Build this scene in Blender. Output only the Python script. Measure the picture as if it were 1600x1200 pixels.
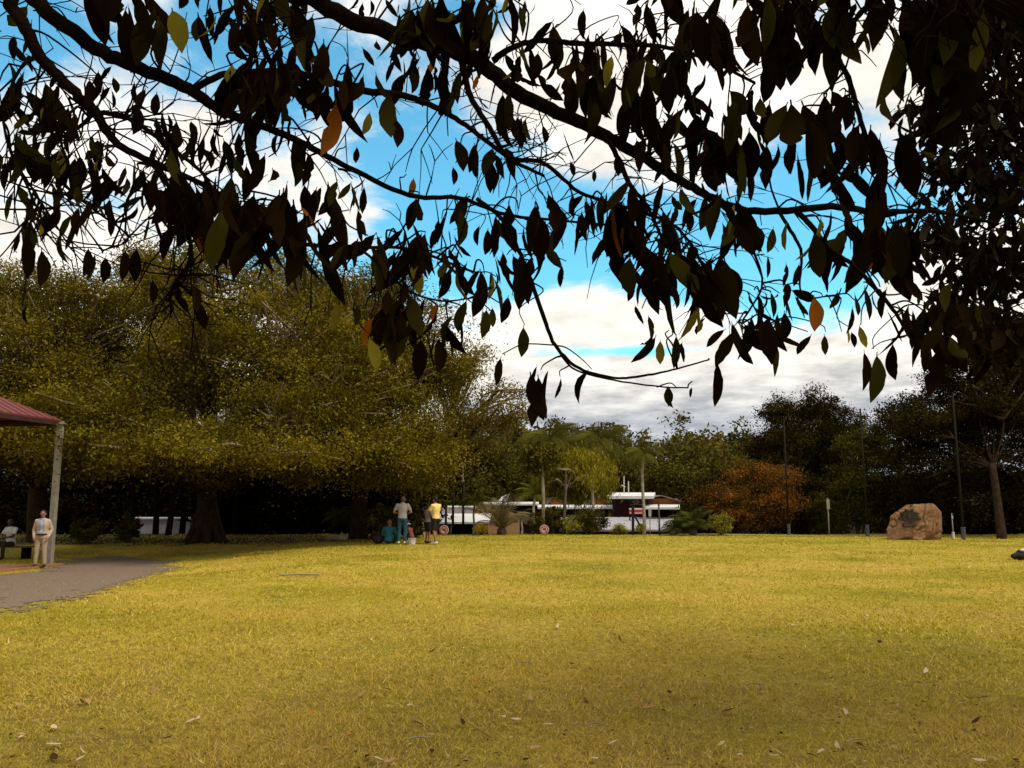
import bpy, bmesh, math, random
import numpy as np
from mathutils import Vector, Matrix

for o in list(bpy.data.objects): bpy.data.objects.remove(o)
scene = bpy.context.scene
COL = scene.collection
R = math.radians

# ------------------------------------------------------------------ camera
CAM = Vector((0.0, 0.0, 1.6)); FPX = 1280.0; PITCH = math.atan(183/1280)
cd = bpy.data.cameras.new("camera"); cam = bpy.data.objects.new("camera", cd); COL.objects.link(cam)
cd.sensor_width = 36.0; cd.lens = 36.0*FPX/1600.0; cd.clip_start = 0.05; cd.clip_end = 3000
cam.location = CAM; cam.rotation_euler = (R(90)+PITCH, 0, 0)
scene.camera = cam
CP, SP = math.cos(PITCH), math.sin(PITCH)
def ray(px, py):
    u = (px-800)/FPX; v = (600-py)/FPX
    return Vector((u, CP-v*SP, SP+v*CP))
def P(px, py, Y):
    """world point seen at a photo position, at distance Y in front of the viewer"""
    d = ray(px, py); return CAM + d*(Y/d.y)
def azel(px, py):
    d = ray(px, py).normalized(); return math.atan2(d.x, d.y), math.asin(d.z)

# ------------------------------------------------------------------ sun + sky
SUN_EL, SUN_AZ = R(58), R(118)      # azimuth clockwise from +Y (view direction): right and a little behind
sd = bpy.data.lights.new("sun", 'SUN'); sun = bpy.data.objects.new("sun", sd); COL.objects.link(sun)
sd.energy = 2.6; sd.angle = R(18); sd.color = (1.0, 0.95, 0.84)
sdir = Vector((math.sin(SUN_AZ)*math.cos(SUN_EL), math.cos(SUN_AZ)*math.cos(SUN_EL), math.sin(SUN_EL)))
sun.rotation_euler = (-sdir).to_track_quat('-Z', 'Y').to_euler()
sun.location = (20, -10, 40)

w = bpy.data.worlds.new("World"); scene.world = w; w.use_nodes = True
nt = w.node_tree; nt.nodes.clear(); NL = nt.links
def N(t, **k):
    n = nt.nodes.new(t)
    for a, b in k.items(): setattr(n, a, b)
    return n
def M(op, a, b=None, c=None, clamp=False):
    n = N('ShaderNodeMath', operation=op, use_clamp=clamp)
    for i, x in enumerate((a, b, c)):
        if x is None: continue
        if isinstance(x, (int, float)): n.inputs[i].default_value = x
        else: NL.new(x, n.inputs[i])
    return n.outputs[0]
tc = N('ShaderNodeTexCoord'); sep = N('ShaderNodeSeparateXYZ'); NL.new(tc.outputs['Generated'], sep.inputs[0])
X, Y_, Z = sep.outputs
az = M('ARCTAN2', X, Y_); el = M('ARCSINE', Z)
den = M('ADD', M('MAXIMUM', Z, 0.0), 0.16)
comb = N('ShaderNodeCombineXYZ')
NL.new(M('DIVIDE', X, den), comb.inputs[0]); NL.new(M('DIVIDE', Y_, den), comb.inputs[1])
def fbm(vec, scale, detail, rough, dist=0.0, off=(0, 0, 0)):
    mp = N('ShaderNodeMapping'); mp.inputs['Location'].default_value = off
    NL.new(vec, mp.inputs[0])
    n = N('ShaderNodeTexNoise'); n.inputs['Scale'].default_value = scale; n.inputs['Detail'].default_value = detail
    n.inputs['Roughness'].default_value = rough; n.inputs['Distortion'].default_value = dist
    NL.new(mp.outputs[0], n.inputs['Vector']); return n.outputs[0]
n1 = fbm(comb.outputs[0], 1.7, 9, 0.62, 0.15, (3.1, 1.7, 0))
n2 = fbm(comb.outputs[0], 4.5, 6, 0.6, 0.1, (7.1, 2.7, 0))
def lobe(px, py, rx, ry):
    a, e = azel(px, py)
    da = M('DIVIDE', M('SUBTRACT', az, a), rx/FPX); de = M('DIVIDE', M('SUBTRACT', el, e), ry/FPX)
    d2 = M('ADD', M('MULTIPLY', da, da), M('MULTIPLY', de, de))
    return M('EXPONENT', M('MULTIPLY', d2, -0.5))
bias = M('ADD', n1, 0.075)
for (px, py, rx, ry, a) in ((690, 300, 190, 95, -.36), (1000, 400, 230, 55, -.30), (1240, 420, 120, 70, -.24), (10, 40, 45, 60, -.25),
                            (330, 60, 150, 70, -.10), (640, 120, 120, 60, -.10), (1000, 548, 150, 11, -.36), (1190, 560, 90, 10, -.22),
                            (960, 500, 140, 26, .25), (540, 350, 60, 45, .30), (1150, 590, 300, 40, .30), (760, 20, 90, 30, -.1), (1020, 90, 150, 80, .2)):
    bias = M('ADD', bias, M('MULTIPLY', lobe(px, py, rx, ry), a))
low = N('ShaderNodeMapRange', interpolation_type='SMOOTHSTEP'); NL.new(el, low.inputs[0])
low.inputs[1].default_value = R(13); low.inputs[2].default_value = R(7); low.inputs[3].default_value = 0; low.inputs[4].default_value = 0.2
bias = M('ADD', bias, low.outputs[0])
mr = N('ShaderNodeMapRange', interpolation_type='SMOOTHSTEP'); NL.new(bias, mr.inputs[0])
mr.inputs[1].default_value = 0.40; mr.inputs[2].default_value = 0.58
cmask = mr.outputs[0]
# cloud colour: cream-white tops, blue-grey bases low over the hills
g = N('ShaderNodeMapRange', interpolation_type='SMOOTHSTEP'); NL.new(M('ADD', el, M('MULTIPLY', M('SUBTRACT', n2, 0.5), 0.13)), g.inputs[0])
g.inputs[1].default_value = R(11.0); g.inputs[2].default_value = R(3.8); g.inputs[3].default_value = 0; g.inputs[4].default_value = 1
cmix = N('ShaderNodeMix', data_type='RGBA'); NL.new(g.outputs[0], cmix.inputs[0])
cmix.inputs[6].default_value = (0.98, 0.92, 0.83, 1); cmix.inputs[7].default_value = (0.42, 0.45, 0.50, 1)
shade = N('ShaderNodeMapRange'); NL.new(n2, shade.inputs[0])
shade.inputs[1].default_value = 0.30; shade.inputs[2].default_value = 0.62; shade.inputs[3].default_value = 0.72; shade.inputs[4].default_value = 1.05
cmul = N('ShaderNodeMix', data_type='RGBA', blend_type='MULTIPLY'); cmul.inputs[0].default_value = 1
NL.new(cmix.outputs[2], cmul.inputs[6]); NL.new(shade.outputs[0], cmul.inputs[7])
sky = N('ShaderNodeTexSky'); sky.sky_type = 'NISHITA'; sky.sun_disc = False
sky.sun_elevation = SUN_EL; sky.sun_rotation = SUN_AZ; sky.air_density = 1.0; sky.dust_density = 0.3; sky.ozone_density = 3.0
tint = N('ShaderNodeMix', data_type='RGBA', blend_type='MULTIPLY'); tint.inputs[0].default_value = 1
NL.new(sky.outputs[0], tint.inputs[6]); tint.inputs[7].default_value = (0.70, 1.46, 1.30, 1)
bgs = N('ShaderNodeBackground'); NL.new(tint.outputs[2], bgs.inputs[0]); bgs.inputs[1].default_value = 0.15
bgc = N('ShaderNodeBackground'); NL.new(cmul.outputs[2], bgc.inputs[0]); bgc.inputs[1].default_value = 1.0
mx = N('ShaderNodeMixShader'); NL.new(cmask, mx.inputs[0]); NL.new(bgs.outputs[0], mx.inputs[1]); NL.new(bgc.outputs[0], mx.inputs[2])
wo = N('ShaderNodeOutputWorld'); NL.new(mx.outputs[0], wo.inputs[0])

vs = scene.view_settings
vs.view_transform = 'Standard'; vs.look = 'None'; vs.exposure = 0.3; vs.gamma = 1.0; vs.use_curve_mapping = False
scene.render.engine = 'CYCLES'
scene.cycles.max_bounces = 3; scene.cycles.diffuse_bounces = 2; scene.cycles.transmission_bounces = 1; scene.cycles.transparent_max_bounces = 4

# ------------------------------------------------------------------ helpers
rng = np.random.default_rng(7); random.seed(7)
def S(t): t = min(1.0, max(0.0, t)); return t*t*(3-2*t)
def gz(x, y):
    """height of the ground: level lawn, a dip by the shelter, falling away behind, a wooded rise far off"""
    z = -0.36*S((-x-5)/7)*S((y-9)/10)*S((37-y)/8)
    if y > 41: z -= 2.0*S((y-41)/2.6) + 2.4*S((y-43)/26)
    if y > 75: z += 9.5*S((y-75)/100) + 10*S((y-170)/300)
    z += 0.02*math.sin(x*0.7+1)*math.sin(y*0.5)
    return z
def G(px, py, Ymax=90):
    """ground point seen at a photo position"""
    d = ray(px, py); t = 3.0
    while t < Ymax:
        p = CAM + d*t
        if p.z <= gz(p.x, p.y): break
        t += 0.05
    p = CAM + d*t; p.z = gz(p.x, p.y); return p
def tag(o, label=None, cat=None, group=None, kind=None):
    if label: o['label'] = label
    if cat: o['category'] = cat
    if group: o['group'] = group
    if kind: o['kind'] = kind
    return o
def empty(name, loc, rz=0.0):
    o = bpy.data.objects.new(name, None); COL.objects.link(o); o.location = loc; o.rotation_euler = (0, 0, rz)
    o.empty_display_size = 0.2
    return o
def link(name, me, parent=None, mat=None, smooth=False):
    o = bpy.data.objects.new(name, me); COL.objects.link(o)
    if mat is not None and len(me.materials) == 0: me.materials.append(mat)
    if parent is not None: o.parent = parent
    return o
def copy_part(o, parent):
    c = o.copy(); COL.objects.link(c); c.parent = parent; return c
def mesh_np(name, V, F, mat, tone=None, smooth=False):
    V = np.asarray(V, dtype=np.float32); F = np.asarray(F, dtype=np.int32)
    me = bpy.data.meshes.new(name); k = F.shape[1]
    me.vertices.add(len(V)); me.vertices.foreach_set('co', V.ravel())
    me.loops.add(F.size); me.loops.foreach_set('vertex_index', F.ravel())
    me.polygons.add(len(F)); me.polygons.foreach_set('loop_start', np.arange(0, F.size, k, dtype=np.int32))
    if tone is not None:
        at = me.attributes.new('tone', 'FLOAT', 'FACE'); at.data.foreach_set('value', np.asarray(tone, dtype=np.float32))
    me.update(calc_edges=True); me.validate()
    if smooth: me.polygons.foreach_set('use_smooth', np.ones(len(F), dtype=bool))
    me.materials.append(mat)
    return me
class MB:
    """collects boxes, tubes and polygons into one mesh"""
    def __init__(s): s.v = []; s.f = []
    def poly(s, pts):
        b = len(s.v); s.v += [tuple(p) for p in pts]; s.f.append(tuple(range(b, b+len(pts)))); return s
    def box(s, c, d, rz=0.0, M4=None):
        c = Vector(c); hx, hy, hz = d[0]/2, d[1]/2, d[2]/2; b = len(s.v)
        ca, sa = math.cos(rz), math.sin(rz)
        for k in range(8):
            x = hx if k & 1 else -hx; y = hy if k & 2 else -hy; z = hz if k & 4 else -hz
            s.v.append((c.x+x*ca-y*sa, c.y+x*sa+y*ca, c.z+z))
        for q in ((0, 2, 3, 1), (4, 5, 7, 6), (0, 1, 5, 4), (2, 6, 7, 3), (0, 4, 6, 2), (1, 3, 7, 5)): s.f.append(tuple(b+i for i in q))
        return s
    def prism(s, pts, d):
        """extrude polygon pts by vector d"""
        n = len(pts); b = len(s.v); d = Vector(d)
        s.v += [tuple(Vector(p)) for p in pts] + [tuple(Vector(p)+d) for p in pts]
        s.f.append(tuple(range(b, b+n))[::-1]); s.f.append(tuple(range(b+n, b+2*n)))
        for i in range(n): j = (i+1) % n; s.f.append((b+i, b+j, b+n+j, b+n+i))
        return s
    def tube(s, pts, rad, n=6, caps=True):
        pts = [Vector(p) for p in pts]; m = len(pts)
        if isinstance(rad, (int, float)): rad = [rad]*m
        b = len(s.v); up = Vector((0.13, 0.31, 1)).normalized()
        for i, p in enumerate(pts):
            t = (pts[min(i+1, m-1)]-pts[max(i-1, 0)])
            t = t.normalized() if t.length > 1e-9 else Vector((0, 0, 1))
            a = t.cross(up)
            if a.length < 1e-3: a = t.cross(Vector((1, 0, 0)))
            a.normalize(); c = t.cross(a)
            for k in range(n):
                an = 2*math.pi*k/n; s.v.append(tuple(p+(a*math.cos(an)+c*math.sin(an))*rad[i]))
        for i in range(m-1):
            for k in range(n):
                k2 = (k+1) % n; s.f.append((b+i*n+k, b+i*n+k2, b+(i+1)*n+k2, b+(i+1)*n+k))
        if caps: s.f.append(tuple(b+k for k in range(n))[::-1]); s.f.append(tuple(b+(m-1)*n+k for k in range(n)))
        return s
    def ball(s, c, r, n=10, m=6):
        c = Vector(c); r = Vector(r) if not isinstance(r, (int, float)) else Vector((r, r, r)); b = len(s.v)
        s.v.append((c.x, c.y, c.z+r.z))
        for i in range(1, m):
            th = math.pi*i/m
            for k in range(n):
                ph = 2*math.pi*k/n
                s.v.append((c.x+r.x*math.sin(th)*math.cos(ph), c.y+r.y*math.sin(th)*math.sin(ph), c.z+r.z*math.cos(th)))
        s.v.append((c.x, c.y, c.z-r.z)); e = len(s.v)-1
        for k in range(n): s.f.append((b, b+1+k, b+1+(k+1) % n)); s.f.append((e, e-n+(k+1) % n, e-n+k))
        for i in range(m-2):
            for k in range(n):
                k2 = (k+1) % n; s.f.append((b+1+i*n+k, b+1+(i+1)*n+k, b+1+(i+1)*n+k2, b+1+i*n+k2))
        return s
    def mesh(s, name, mat, smooth=False):
        me = bpy.data.meshes.new(name); me.from_pydata(s.v, [], s.f); me.update()
        if smooth: me.polygons.foreach_set('use_smooth', [True]*len(me.polygons))
        me.materials.append(mat); return me
    def build(s, name, mat, parent=None, smooth=False):
        if parent is not None:       # coordinates were given in the world: bring them into the parent's frame
            wm, q = Matrix(), parent
            while q is not None: wm = Matrix.Translation(q.location) @ q.rotation_euler.to_matrix().to_4x4() @ wm; q = q.parent
            inv = wm.inverted(); s.v = [tuple(inv @ Vector(p)) for p in s.v]
        return link(name, s.mesh(name, mat, smooth), parent)
    def local(s, name, mat, parent=None, smooth=False):
        return link(name, s.mesh(name, mat, smooth), parent)
def spline(pts, step=6):
    """Catmull-Rom through points"""
    pts = [Vector(p) for p in pts]
    if len(pts) < 3: return [pts[0].lerp(pts[-1], i/step) for i in range(step+1)]
    q = [pts[0]*2-pts[1]] + pts + [pts[-1]*2-pts[-2]]; out = []
    for i in range(1, len(q)-2):
        a, b, c, d = q[i-1:i+3]
        for k in range(step):
            t = k/step
            out.append(0.5*((2*b)+(c-a)*t+(2*a-5*b+4*c-d)*t*t+(3*b-a-3*c+d)*t*t*t))
    out.append(pts[-1]); return out

# ------------------------------------------------------------------ materials
def new_mat(name):
    m = bpy.data.materials.new(name); m.use_nodes = True; t = m.node_tree
    return m, t, t.nodes['Principled BSDF']
def plain(name, c1, c2=None, scale=6.0, rough=0.8, bump=0.0, bscale=30.0, metal=0.0, spec=0.3, stretch=None):
    m, t, b = new_mat(name)
    b.inputs['Roughness'].default_value = rough; b.inputs['Metallic'].default_value = metal
    b.inputs['Specular IOR Level'].default_value = spec
    tcn = t.nodes.new('ShaderNodeTexCoord'); vec = tcn.outputs['Object']
    if stretch:
        mp = t.nodes.new('ShaderNodeMapping'); mp.inputs['Scale'].default_value = stretch; t.links.new(vec, mp.inputs[0]); vec = mp.outputs[0]
    if c2 is None: c2 = tuple(x*0.72 for x in c1)
    n = t.nodes.new('ShaderNodeTexNoise'); n.inputs['Scale'].default_value = scale; n.inputs['Detail'].default_value = 6; n.inputs['Roughness'].default_value = 0.65
    t.links.new(vec, n.inputs['Vector'])
    r = t.nodes.new('ShaderNodeValToRGB'); r.color_ramp.elements[0].position = 0.33; r.color_ramp.elements[1].position = 0.67
    r.color_ramp.elements[0].color = (*c2, 1); r.color_ramp.elements[1].color = (*c1, 1)
    t.links.new(n.outputs[0], r.inputs[0]); t.links.new(r.outputs[0], b.inputs['Base Color'])
    if bump:
        n2 = t.nodes.new('ShaderNodeTexNoise'); n2.inputs['Scale'].default_value = bscale; n2.inputs['Detail'].default_value = 6
        t.links.new(vec, n2.inputs['Vector'])
        bp = t.nodes.new('ShaderNodeBump'); bp.inputs['Strength'].default_value = bump; bp.inputs['Distance'].default_value = 0.05
        t.links.new(n2.outputs[0], bp.inputs['Height']); t.links.new(bp.outputs[0], b.inputs['Normal'])
    return m
def foliage(name, cols, trans=0.25, rough=0.55, obj_random=False, spec=0.0):
    """leaf material: colour by the leaf's own 'tone'"""
    m, t, b = new_mat(name)
    if obj_random:
        a = t.nodes.new('ShaderNodeObjectInfo'); src = a.outputs['Random']
    else:
        a = t.nodes.new('ShaderNodeAttribute'); a.attribute_name = 'tone'; src = a.outputs['Fac']
    r = t.nodes.new('ShaderNodeValToRGB'); e = r.color_ramp.elements
    while len(e) < len(cols): e.new(0.5)
    for i, c in enumerate(cols): e[i].position = i/(len(cols)-1); e[i].color = (*c, 1)
    t.links.new(src, r.inputs[0]); t.links.new(r.outputs[0], b.inputs['Base Color'])
    b.inputs['Roughness'].default_value = rough; b.inputs['Specular IOR Level'].default_value = spec
    if trans > 0:
        tr = t.nodes.new('ShaderNodeBsdfTranslucent'); t.links.new(r.outputs[0], tr.inputs[0])
        mxs = t.nodes.new('ShaderNodeMixShader'); mxs.inputs[0].default_value = trans
        out = [n for n in t.nodes if n.type == 'OUTPUT_MATERIAL'][0]
        t.links.new(b.outputs[0], mxs.inputs[1]); t.links.new(tr.outputs[0], mxs.inputs[2]); t.links.new(mxs.outputs[0], out.inputs[0])
    return m

MT = {}
MT['bark_dark'] = plain('dark_bark', (.016, .009, .006), (.008, .004, .003), 14, .95, .5, 40, spec=0)
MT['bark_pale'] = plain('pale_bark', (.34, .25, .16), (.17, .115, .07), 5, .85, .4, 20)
MT['bark_fig'] = plain('shaded_fig_bark', (.05, .032, .020), (.022, .013, .008), 5, .95, .5, 20, spec=0)  # trunk bark darkened: shade under the crowns put into its colour
MT['bark_mid'] = plain('brown_bark', (.10, .066, .042), (.045, .028, .018), 5, .9, .5, 20)
MT['bark_palm'] = plain('palm_bark', (.33, .27, .19), (.17, .13, .085), 4, .85, .3, 25)
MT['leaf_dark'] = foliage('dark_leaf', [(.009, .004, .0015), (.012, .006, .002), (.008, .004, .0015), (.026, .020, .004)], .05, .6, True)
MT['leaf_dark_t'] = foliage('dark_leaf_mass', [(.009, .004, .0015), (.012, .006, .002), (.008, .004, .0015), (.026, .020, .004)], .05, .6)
MT['leaf_green'] = foliage('green_leaf', [(.025, .023, .004), (.075, .066, .008)], .35, .5, True)
MT['leaf_yellow'] = foliage('yellow_leaf', [(.11, .085, .010), (.24, .19, .018)], .45, .5, True)
MT['leaf_orange'] = foliage('orange_leaf', [(.14, .04, .008), (.38, .12, .015)], .40, .5, True)
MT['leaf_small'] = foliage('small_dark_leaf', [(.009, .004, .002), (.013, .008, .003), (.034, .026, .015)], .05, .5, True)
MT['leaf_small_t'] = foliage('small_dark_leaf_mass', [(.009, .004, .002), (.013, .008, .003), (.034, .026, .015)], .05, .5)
MT['fig'] = foliage('fig_leaves', [(.030, .022, .003), (.085, .066, .006), (.155, .120, .009), (.26, .190, .018)], .28)
MT['fig_light'] = foliage('light_fig_leaves', [(.09, .07, .010), (.17, .13, .018), (.26, .19, .025)], .25)
MT['understory'] = foliage('understory_leaves', [(.006, .004, .002), (.016, .012, .003)], .05)  # near-black: deep shade under the figs put into the leaf colour
MT['dense'] = foliage('dense_dark_leaves', [(.012, .008, .002), (.030, .021, .004), (.075, .052, .007)], .10)
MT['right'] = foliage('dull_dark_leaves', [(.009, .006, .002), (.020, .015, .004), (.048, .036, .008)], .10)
MT['bushy'] = foliage('mid_green_leaves', [(.022, .020, .003), (.058, .050, .006), (.115, .092, .010)], .18)
MT['orange'] = foliage('rust_leaves', [(.028, .020, .005), (.08, .050, .009), (.19, .076, .013), (.36, .125, .018)], .24)
MT['hill'] = foliage('far_leaves', [(.035, .030, .006), (.075, .062, .010), (.14, .105, .016)], .15)
MT['weep'] = foliage('drooping_leaves', [(.11, .09, .008), (.21, .17, .014), (.31, .25, .024)], .28)
MT['palm'] = foliage('palm_fronds', [(.07, .065, .010), (.13, .11, .018)], .2, obj_random=True)
MT['palm_light'] = foliage('fresh_palm_fronds', [(.14, .15, .012), (.22, .20, .02)], .3, obj_random=True)
MT['cycad'] = foliage('cycad_fronds', [(.05, .042, .012), (.16, .12, .05), (.30, .23, .13)], .15, obj_random=True)
MT['cycad_dark'] = foliage('dark_cycad_fronds', [(.035, .040, .008), (.075, .075, .014)], .15, obj_random=True)
MT['yellow_flower'] = foliage('yellow_blossom', [(.30, .22, .02), (.62, .40, .02), (.75, .48, .02)], .2)
MT['yellow_green'] = foliage('lime_leaves', [(.14, .13, .015), (.30, .25, .03)], .2)
MT['white'] = plain('white_paint', (.64, .62, .58), (.50, .48, .45), 3, .6)
MT['off_white'] = plain('weathered_white_roof', (.40, .385, .40), (.27, .26, .27), 1.2, .6, stretch=(1, 1, 1))
MT['purple_roof'] = plain('dull_mauve_roof', (.20, .15, .15), (.13, .095, .095), 2, .6)
MT['ochre'] = plain('ochre_wall', (.42, .29, .10), (.32, .21, .07), 2, .8)
MT['timber'] = plain('tan_timber', (.46, .27, .12), (.32, .17, .07), 3, .7, stretch=(1, 1, 8))
MT['orange_wall'] = plain('orange_timber', (.42, .13, .025), (.30, .085, .016), 3, .7)
MT['maroon_wall'] = plain('maroon_wall', (.075, .022, .016), (.045, .012, .010), 3, .7)
MT['dark'] = plain('dark_interior', (.014, .007, .006), (.008, .004, .004), 3, .9)  # near-black: shade inside stalls put into wall colour; also board joints
MT['glass'] = plain('dark_glass', (.03, .022, .02), (.02, .014, .012), 2, .12, spec=.5)
MT['red'] = plain('red_paint', (.55, .03, .025), (.45, .022, .02), 3, .5)
MT['black'] = plain('black_paint', (.012, .008, .007), (.008, .005, .005), 3, .5)
MT['galv'] = plain('galvanised_steel', (.30, .27, .20), (.20, .18, .135), 6, .5)
MT['green_steel'] = plain('dull_green_steel', (.020, .018, .010), (.012, .011, .006), 4, .8, spec=.05)
MT['sleeve'] = plain('blue_grey_sleeve', (.085, .09, .095), (.05, .053, .056), 4, .6)
MT['cream'] = plain('cream_paint', (.62, .50, .30), (.50, .40, .23), 3, .7)
def on(px, py, Y):   # ground point below a photo position, at distance Y
    p = P(px, py, Y); p.z = gz(p.x, p.y); return p
# ------------------------------------------------------------------ ground
def make_ground():
    m, t, b = new_mat('lawn'); L = t.links
    def nn(ty, **k):
        n = t.nodes.new(ty)
        for a, v in k.items(): setattr(n, a, v)
        return n
    tcn = nn('ShaderNodeTexCoord')
    def noi(s, d=6, r=.6, off=0, sc=None):
        n = nn('ShaderNodeTexNoise'); n.inputs['Scale'].default_value = s; n.inputs['Detail'].default_value = d; n.inputs['Roughness'].default_value = r
        mp = nn('ShaderNodeMapping'); mp.inputs['Location'].default_value = (off, off*.7, 0)
        if sc: mp.inputs['Scale'].default_value = sc
        L.new(tcn.outputs['Object'], mp.inputs[0]); L.new(mp.outputs[0], n.inputs['Vector']); return n.outputs[0]
    def ramp(src, stops):
        r = nn('ShaderNodeValToRGB'); e = r.color_ramp.elements
        while len(e) < len(stops): e.new(.5)
        for i, (p, c) in enumerate(stops): e[i].position = p; e[i].color = (*c, 1)
        L.new(src, r.inputs[0]); return r.outputs[0]
    def mix(f, a, c, bt='MIX'):
        n = nn('ShaderNodeMix', data_type='RGBA', blend_type=bt)
        if isinstance(f, (int, float)): n.inputs[0].default_value = f
        else: L.new(f, n.inputs[0])
        L.new(a, n.inputs[6]); L.new(c, n.inputs[7]); return n.outputs[2]
    big = ramp(noi(.33, 5, .6, 3), [(.30, (.19, .165, .012)), (.44, (.31, .248, .020)), (.56, (.44, .312, .048)), (.70, (.41, .258, .066))])
    fine = ramp(noi(16, 8, .75, 1), [(.30, (.20, .17, .10)), (.5, (.85, .84, .76)), (.70, (1.55, 1.5, 1.6))])
    def ramp1(src):
        r = nn('ShaderNodeMapRange', interpolation_type='SMOOTHSTEP'); L.new(src, r.inputs[0]); r.inputs[1].default_value = .40; r.inputs[2].default_value = .62; return r.outputs[0]
    tuft = ramp(noi(3.2, 6, .7, 8), [(.3, (.78, .80, .7)), (.7, (1.15, 1.12, 1.1))])
    c = mix(1, mix(1, big, fine, 'MULTIPLY'), tuft, 'MULTIPLY')
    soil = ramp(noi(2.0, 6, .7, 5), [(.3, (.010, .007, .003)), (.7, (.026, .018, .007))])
    sep = nn('ShaderNodeSeparateXYZ'); L.new(tcn.outputs['Object'], sep.inputs[0])
    def mth(op, a, bb, cl=False):
        n = nn('ShaderNodeMath', operation=op, use_clamp=cl)
        for i, x in enumerate((a, bb)):
            if isinstance(x, (int, float)): n.inputs[i].default_value = x
            else: L.new(x, n.inputs[i])
        return n.outputs[0]
    # beyond the mown edge, and under the trees on the left, the grass gives way to leaf litter
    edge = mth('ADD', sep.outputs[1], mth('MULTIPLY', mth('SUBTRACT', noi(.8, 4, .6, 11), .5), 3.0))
    # brown litter in the near turf, with the trees' shade coloured in
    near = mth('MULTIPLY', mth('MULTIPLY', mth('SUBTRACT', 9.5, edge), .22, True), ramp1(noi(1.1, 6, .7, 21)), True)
    litter_shade = ramp(noi(9, 7, .75, 31), [(.32, (.030, .017, .005)), (.5, (.13, .075, .020)), (.68, (.31, .19, .08))])
    c = mix(mth('MULTIPLY', near, .85), c, litter_shade)
    # ground darkened close up: shade between the blades put into its colour
    gap_shade = nn('ShaderNodeRGB'); gap_shade.outputs[0].default_value = (.17, .12, .026, 1)
    c = mix(mth('MULTIPLY', mth('MULTIPLY', mth('SUBTRACT', 15.0, sep.outputs[1]), .12, True), .5), c, gap_shade.outputs[0])
    grn = mth('MULTIPLY', mth('SUBTRACT', edge, 26.0), .07, True)
    gcol = nn('ShaderNodeRGB'); gcol.outputs[0].default_value = (.80, .93, .55, 1)
    c = mix(grn, c, mix(1, c, gcol.outputs[0], 'MULTIPLY'))
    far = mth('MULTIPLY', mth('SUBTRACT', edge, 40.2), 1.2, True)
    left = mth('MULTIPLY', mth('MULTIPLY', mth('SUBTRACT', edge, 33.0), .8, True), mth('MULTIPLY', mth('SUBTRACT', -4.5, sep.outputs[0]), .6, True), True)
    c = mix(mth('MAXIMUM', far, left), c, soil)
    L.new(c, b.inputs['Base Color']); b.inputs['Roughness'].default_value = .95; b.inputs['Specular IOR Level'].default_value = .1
    bp = nn('ShaderNodeBump'); bp.inputs['Strength'].default_value = .7; bp.inputs['Distance'].default_value = .04
    L.new(noi(26, 6, .75, 2), bp.inputs['Height']); L.new(bp.outputs[0], b.inputs['Normal'])
    xs = sorted(set([-1500, -700, -350, -180, -100, -70] + [x*1.0 for x in range(-50, 51, 1)] + [70, 100, 180, 350, 700, 1500]))
    ys = sorted(set([-1500, -500, -150, -60, -30, -15] + [y*1.0 for y in range(-6, 80, 1)] + [85, 90, 100, 110, 120, 130, 140, 150, 165, 180, 210, 250, 320, 420, 600, 1000, 1800]))
    V = [(x, y, gz(x, y)) for y in ys for x in xs]; nx = len(xs)
    F = [(j*nx+i, j*nx+i+1, (j+1)*nx+i+1, (j+1)*nx+i) for j in range(len(ys)-1) for i in range(nx-1)]
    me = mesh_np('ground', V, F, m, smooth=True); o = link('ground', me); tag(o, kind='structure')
make_ground()
gzv = np.vectorize(gz)

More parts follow.
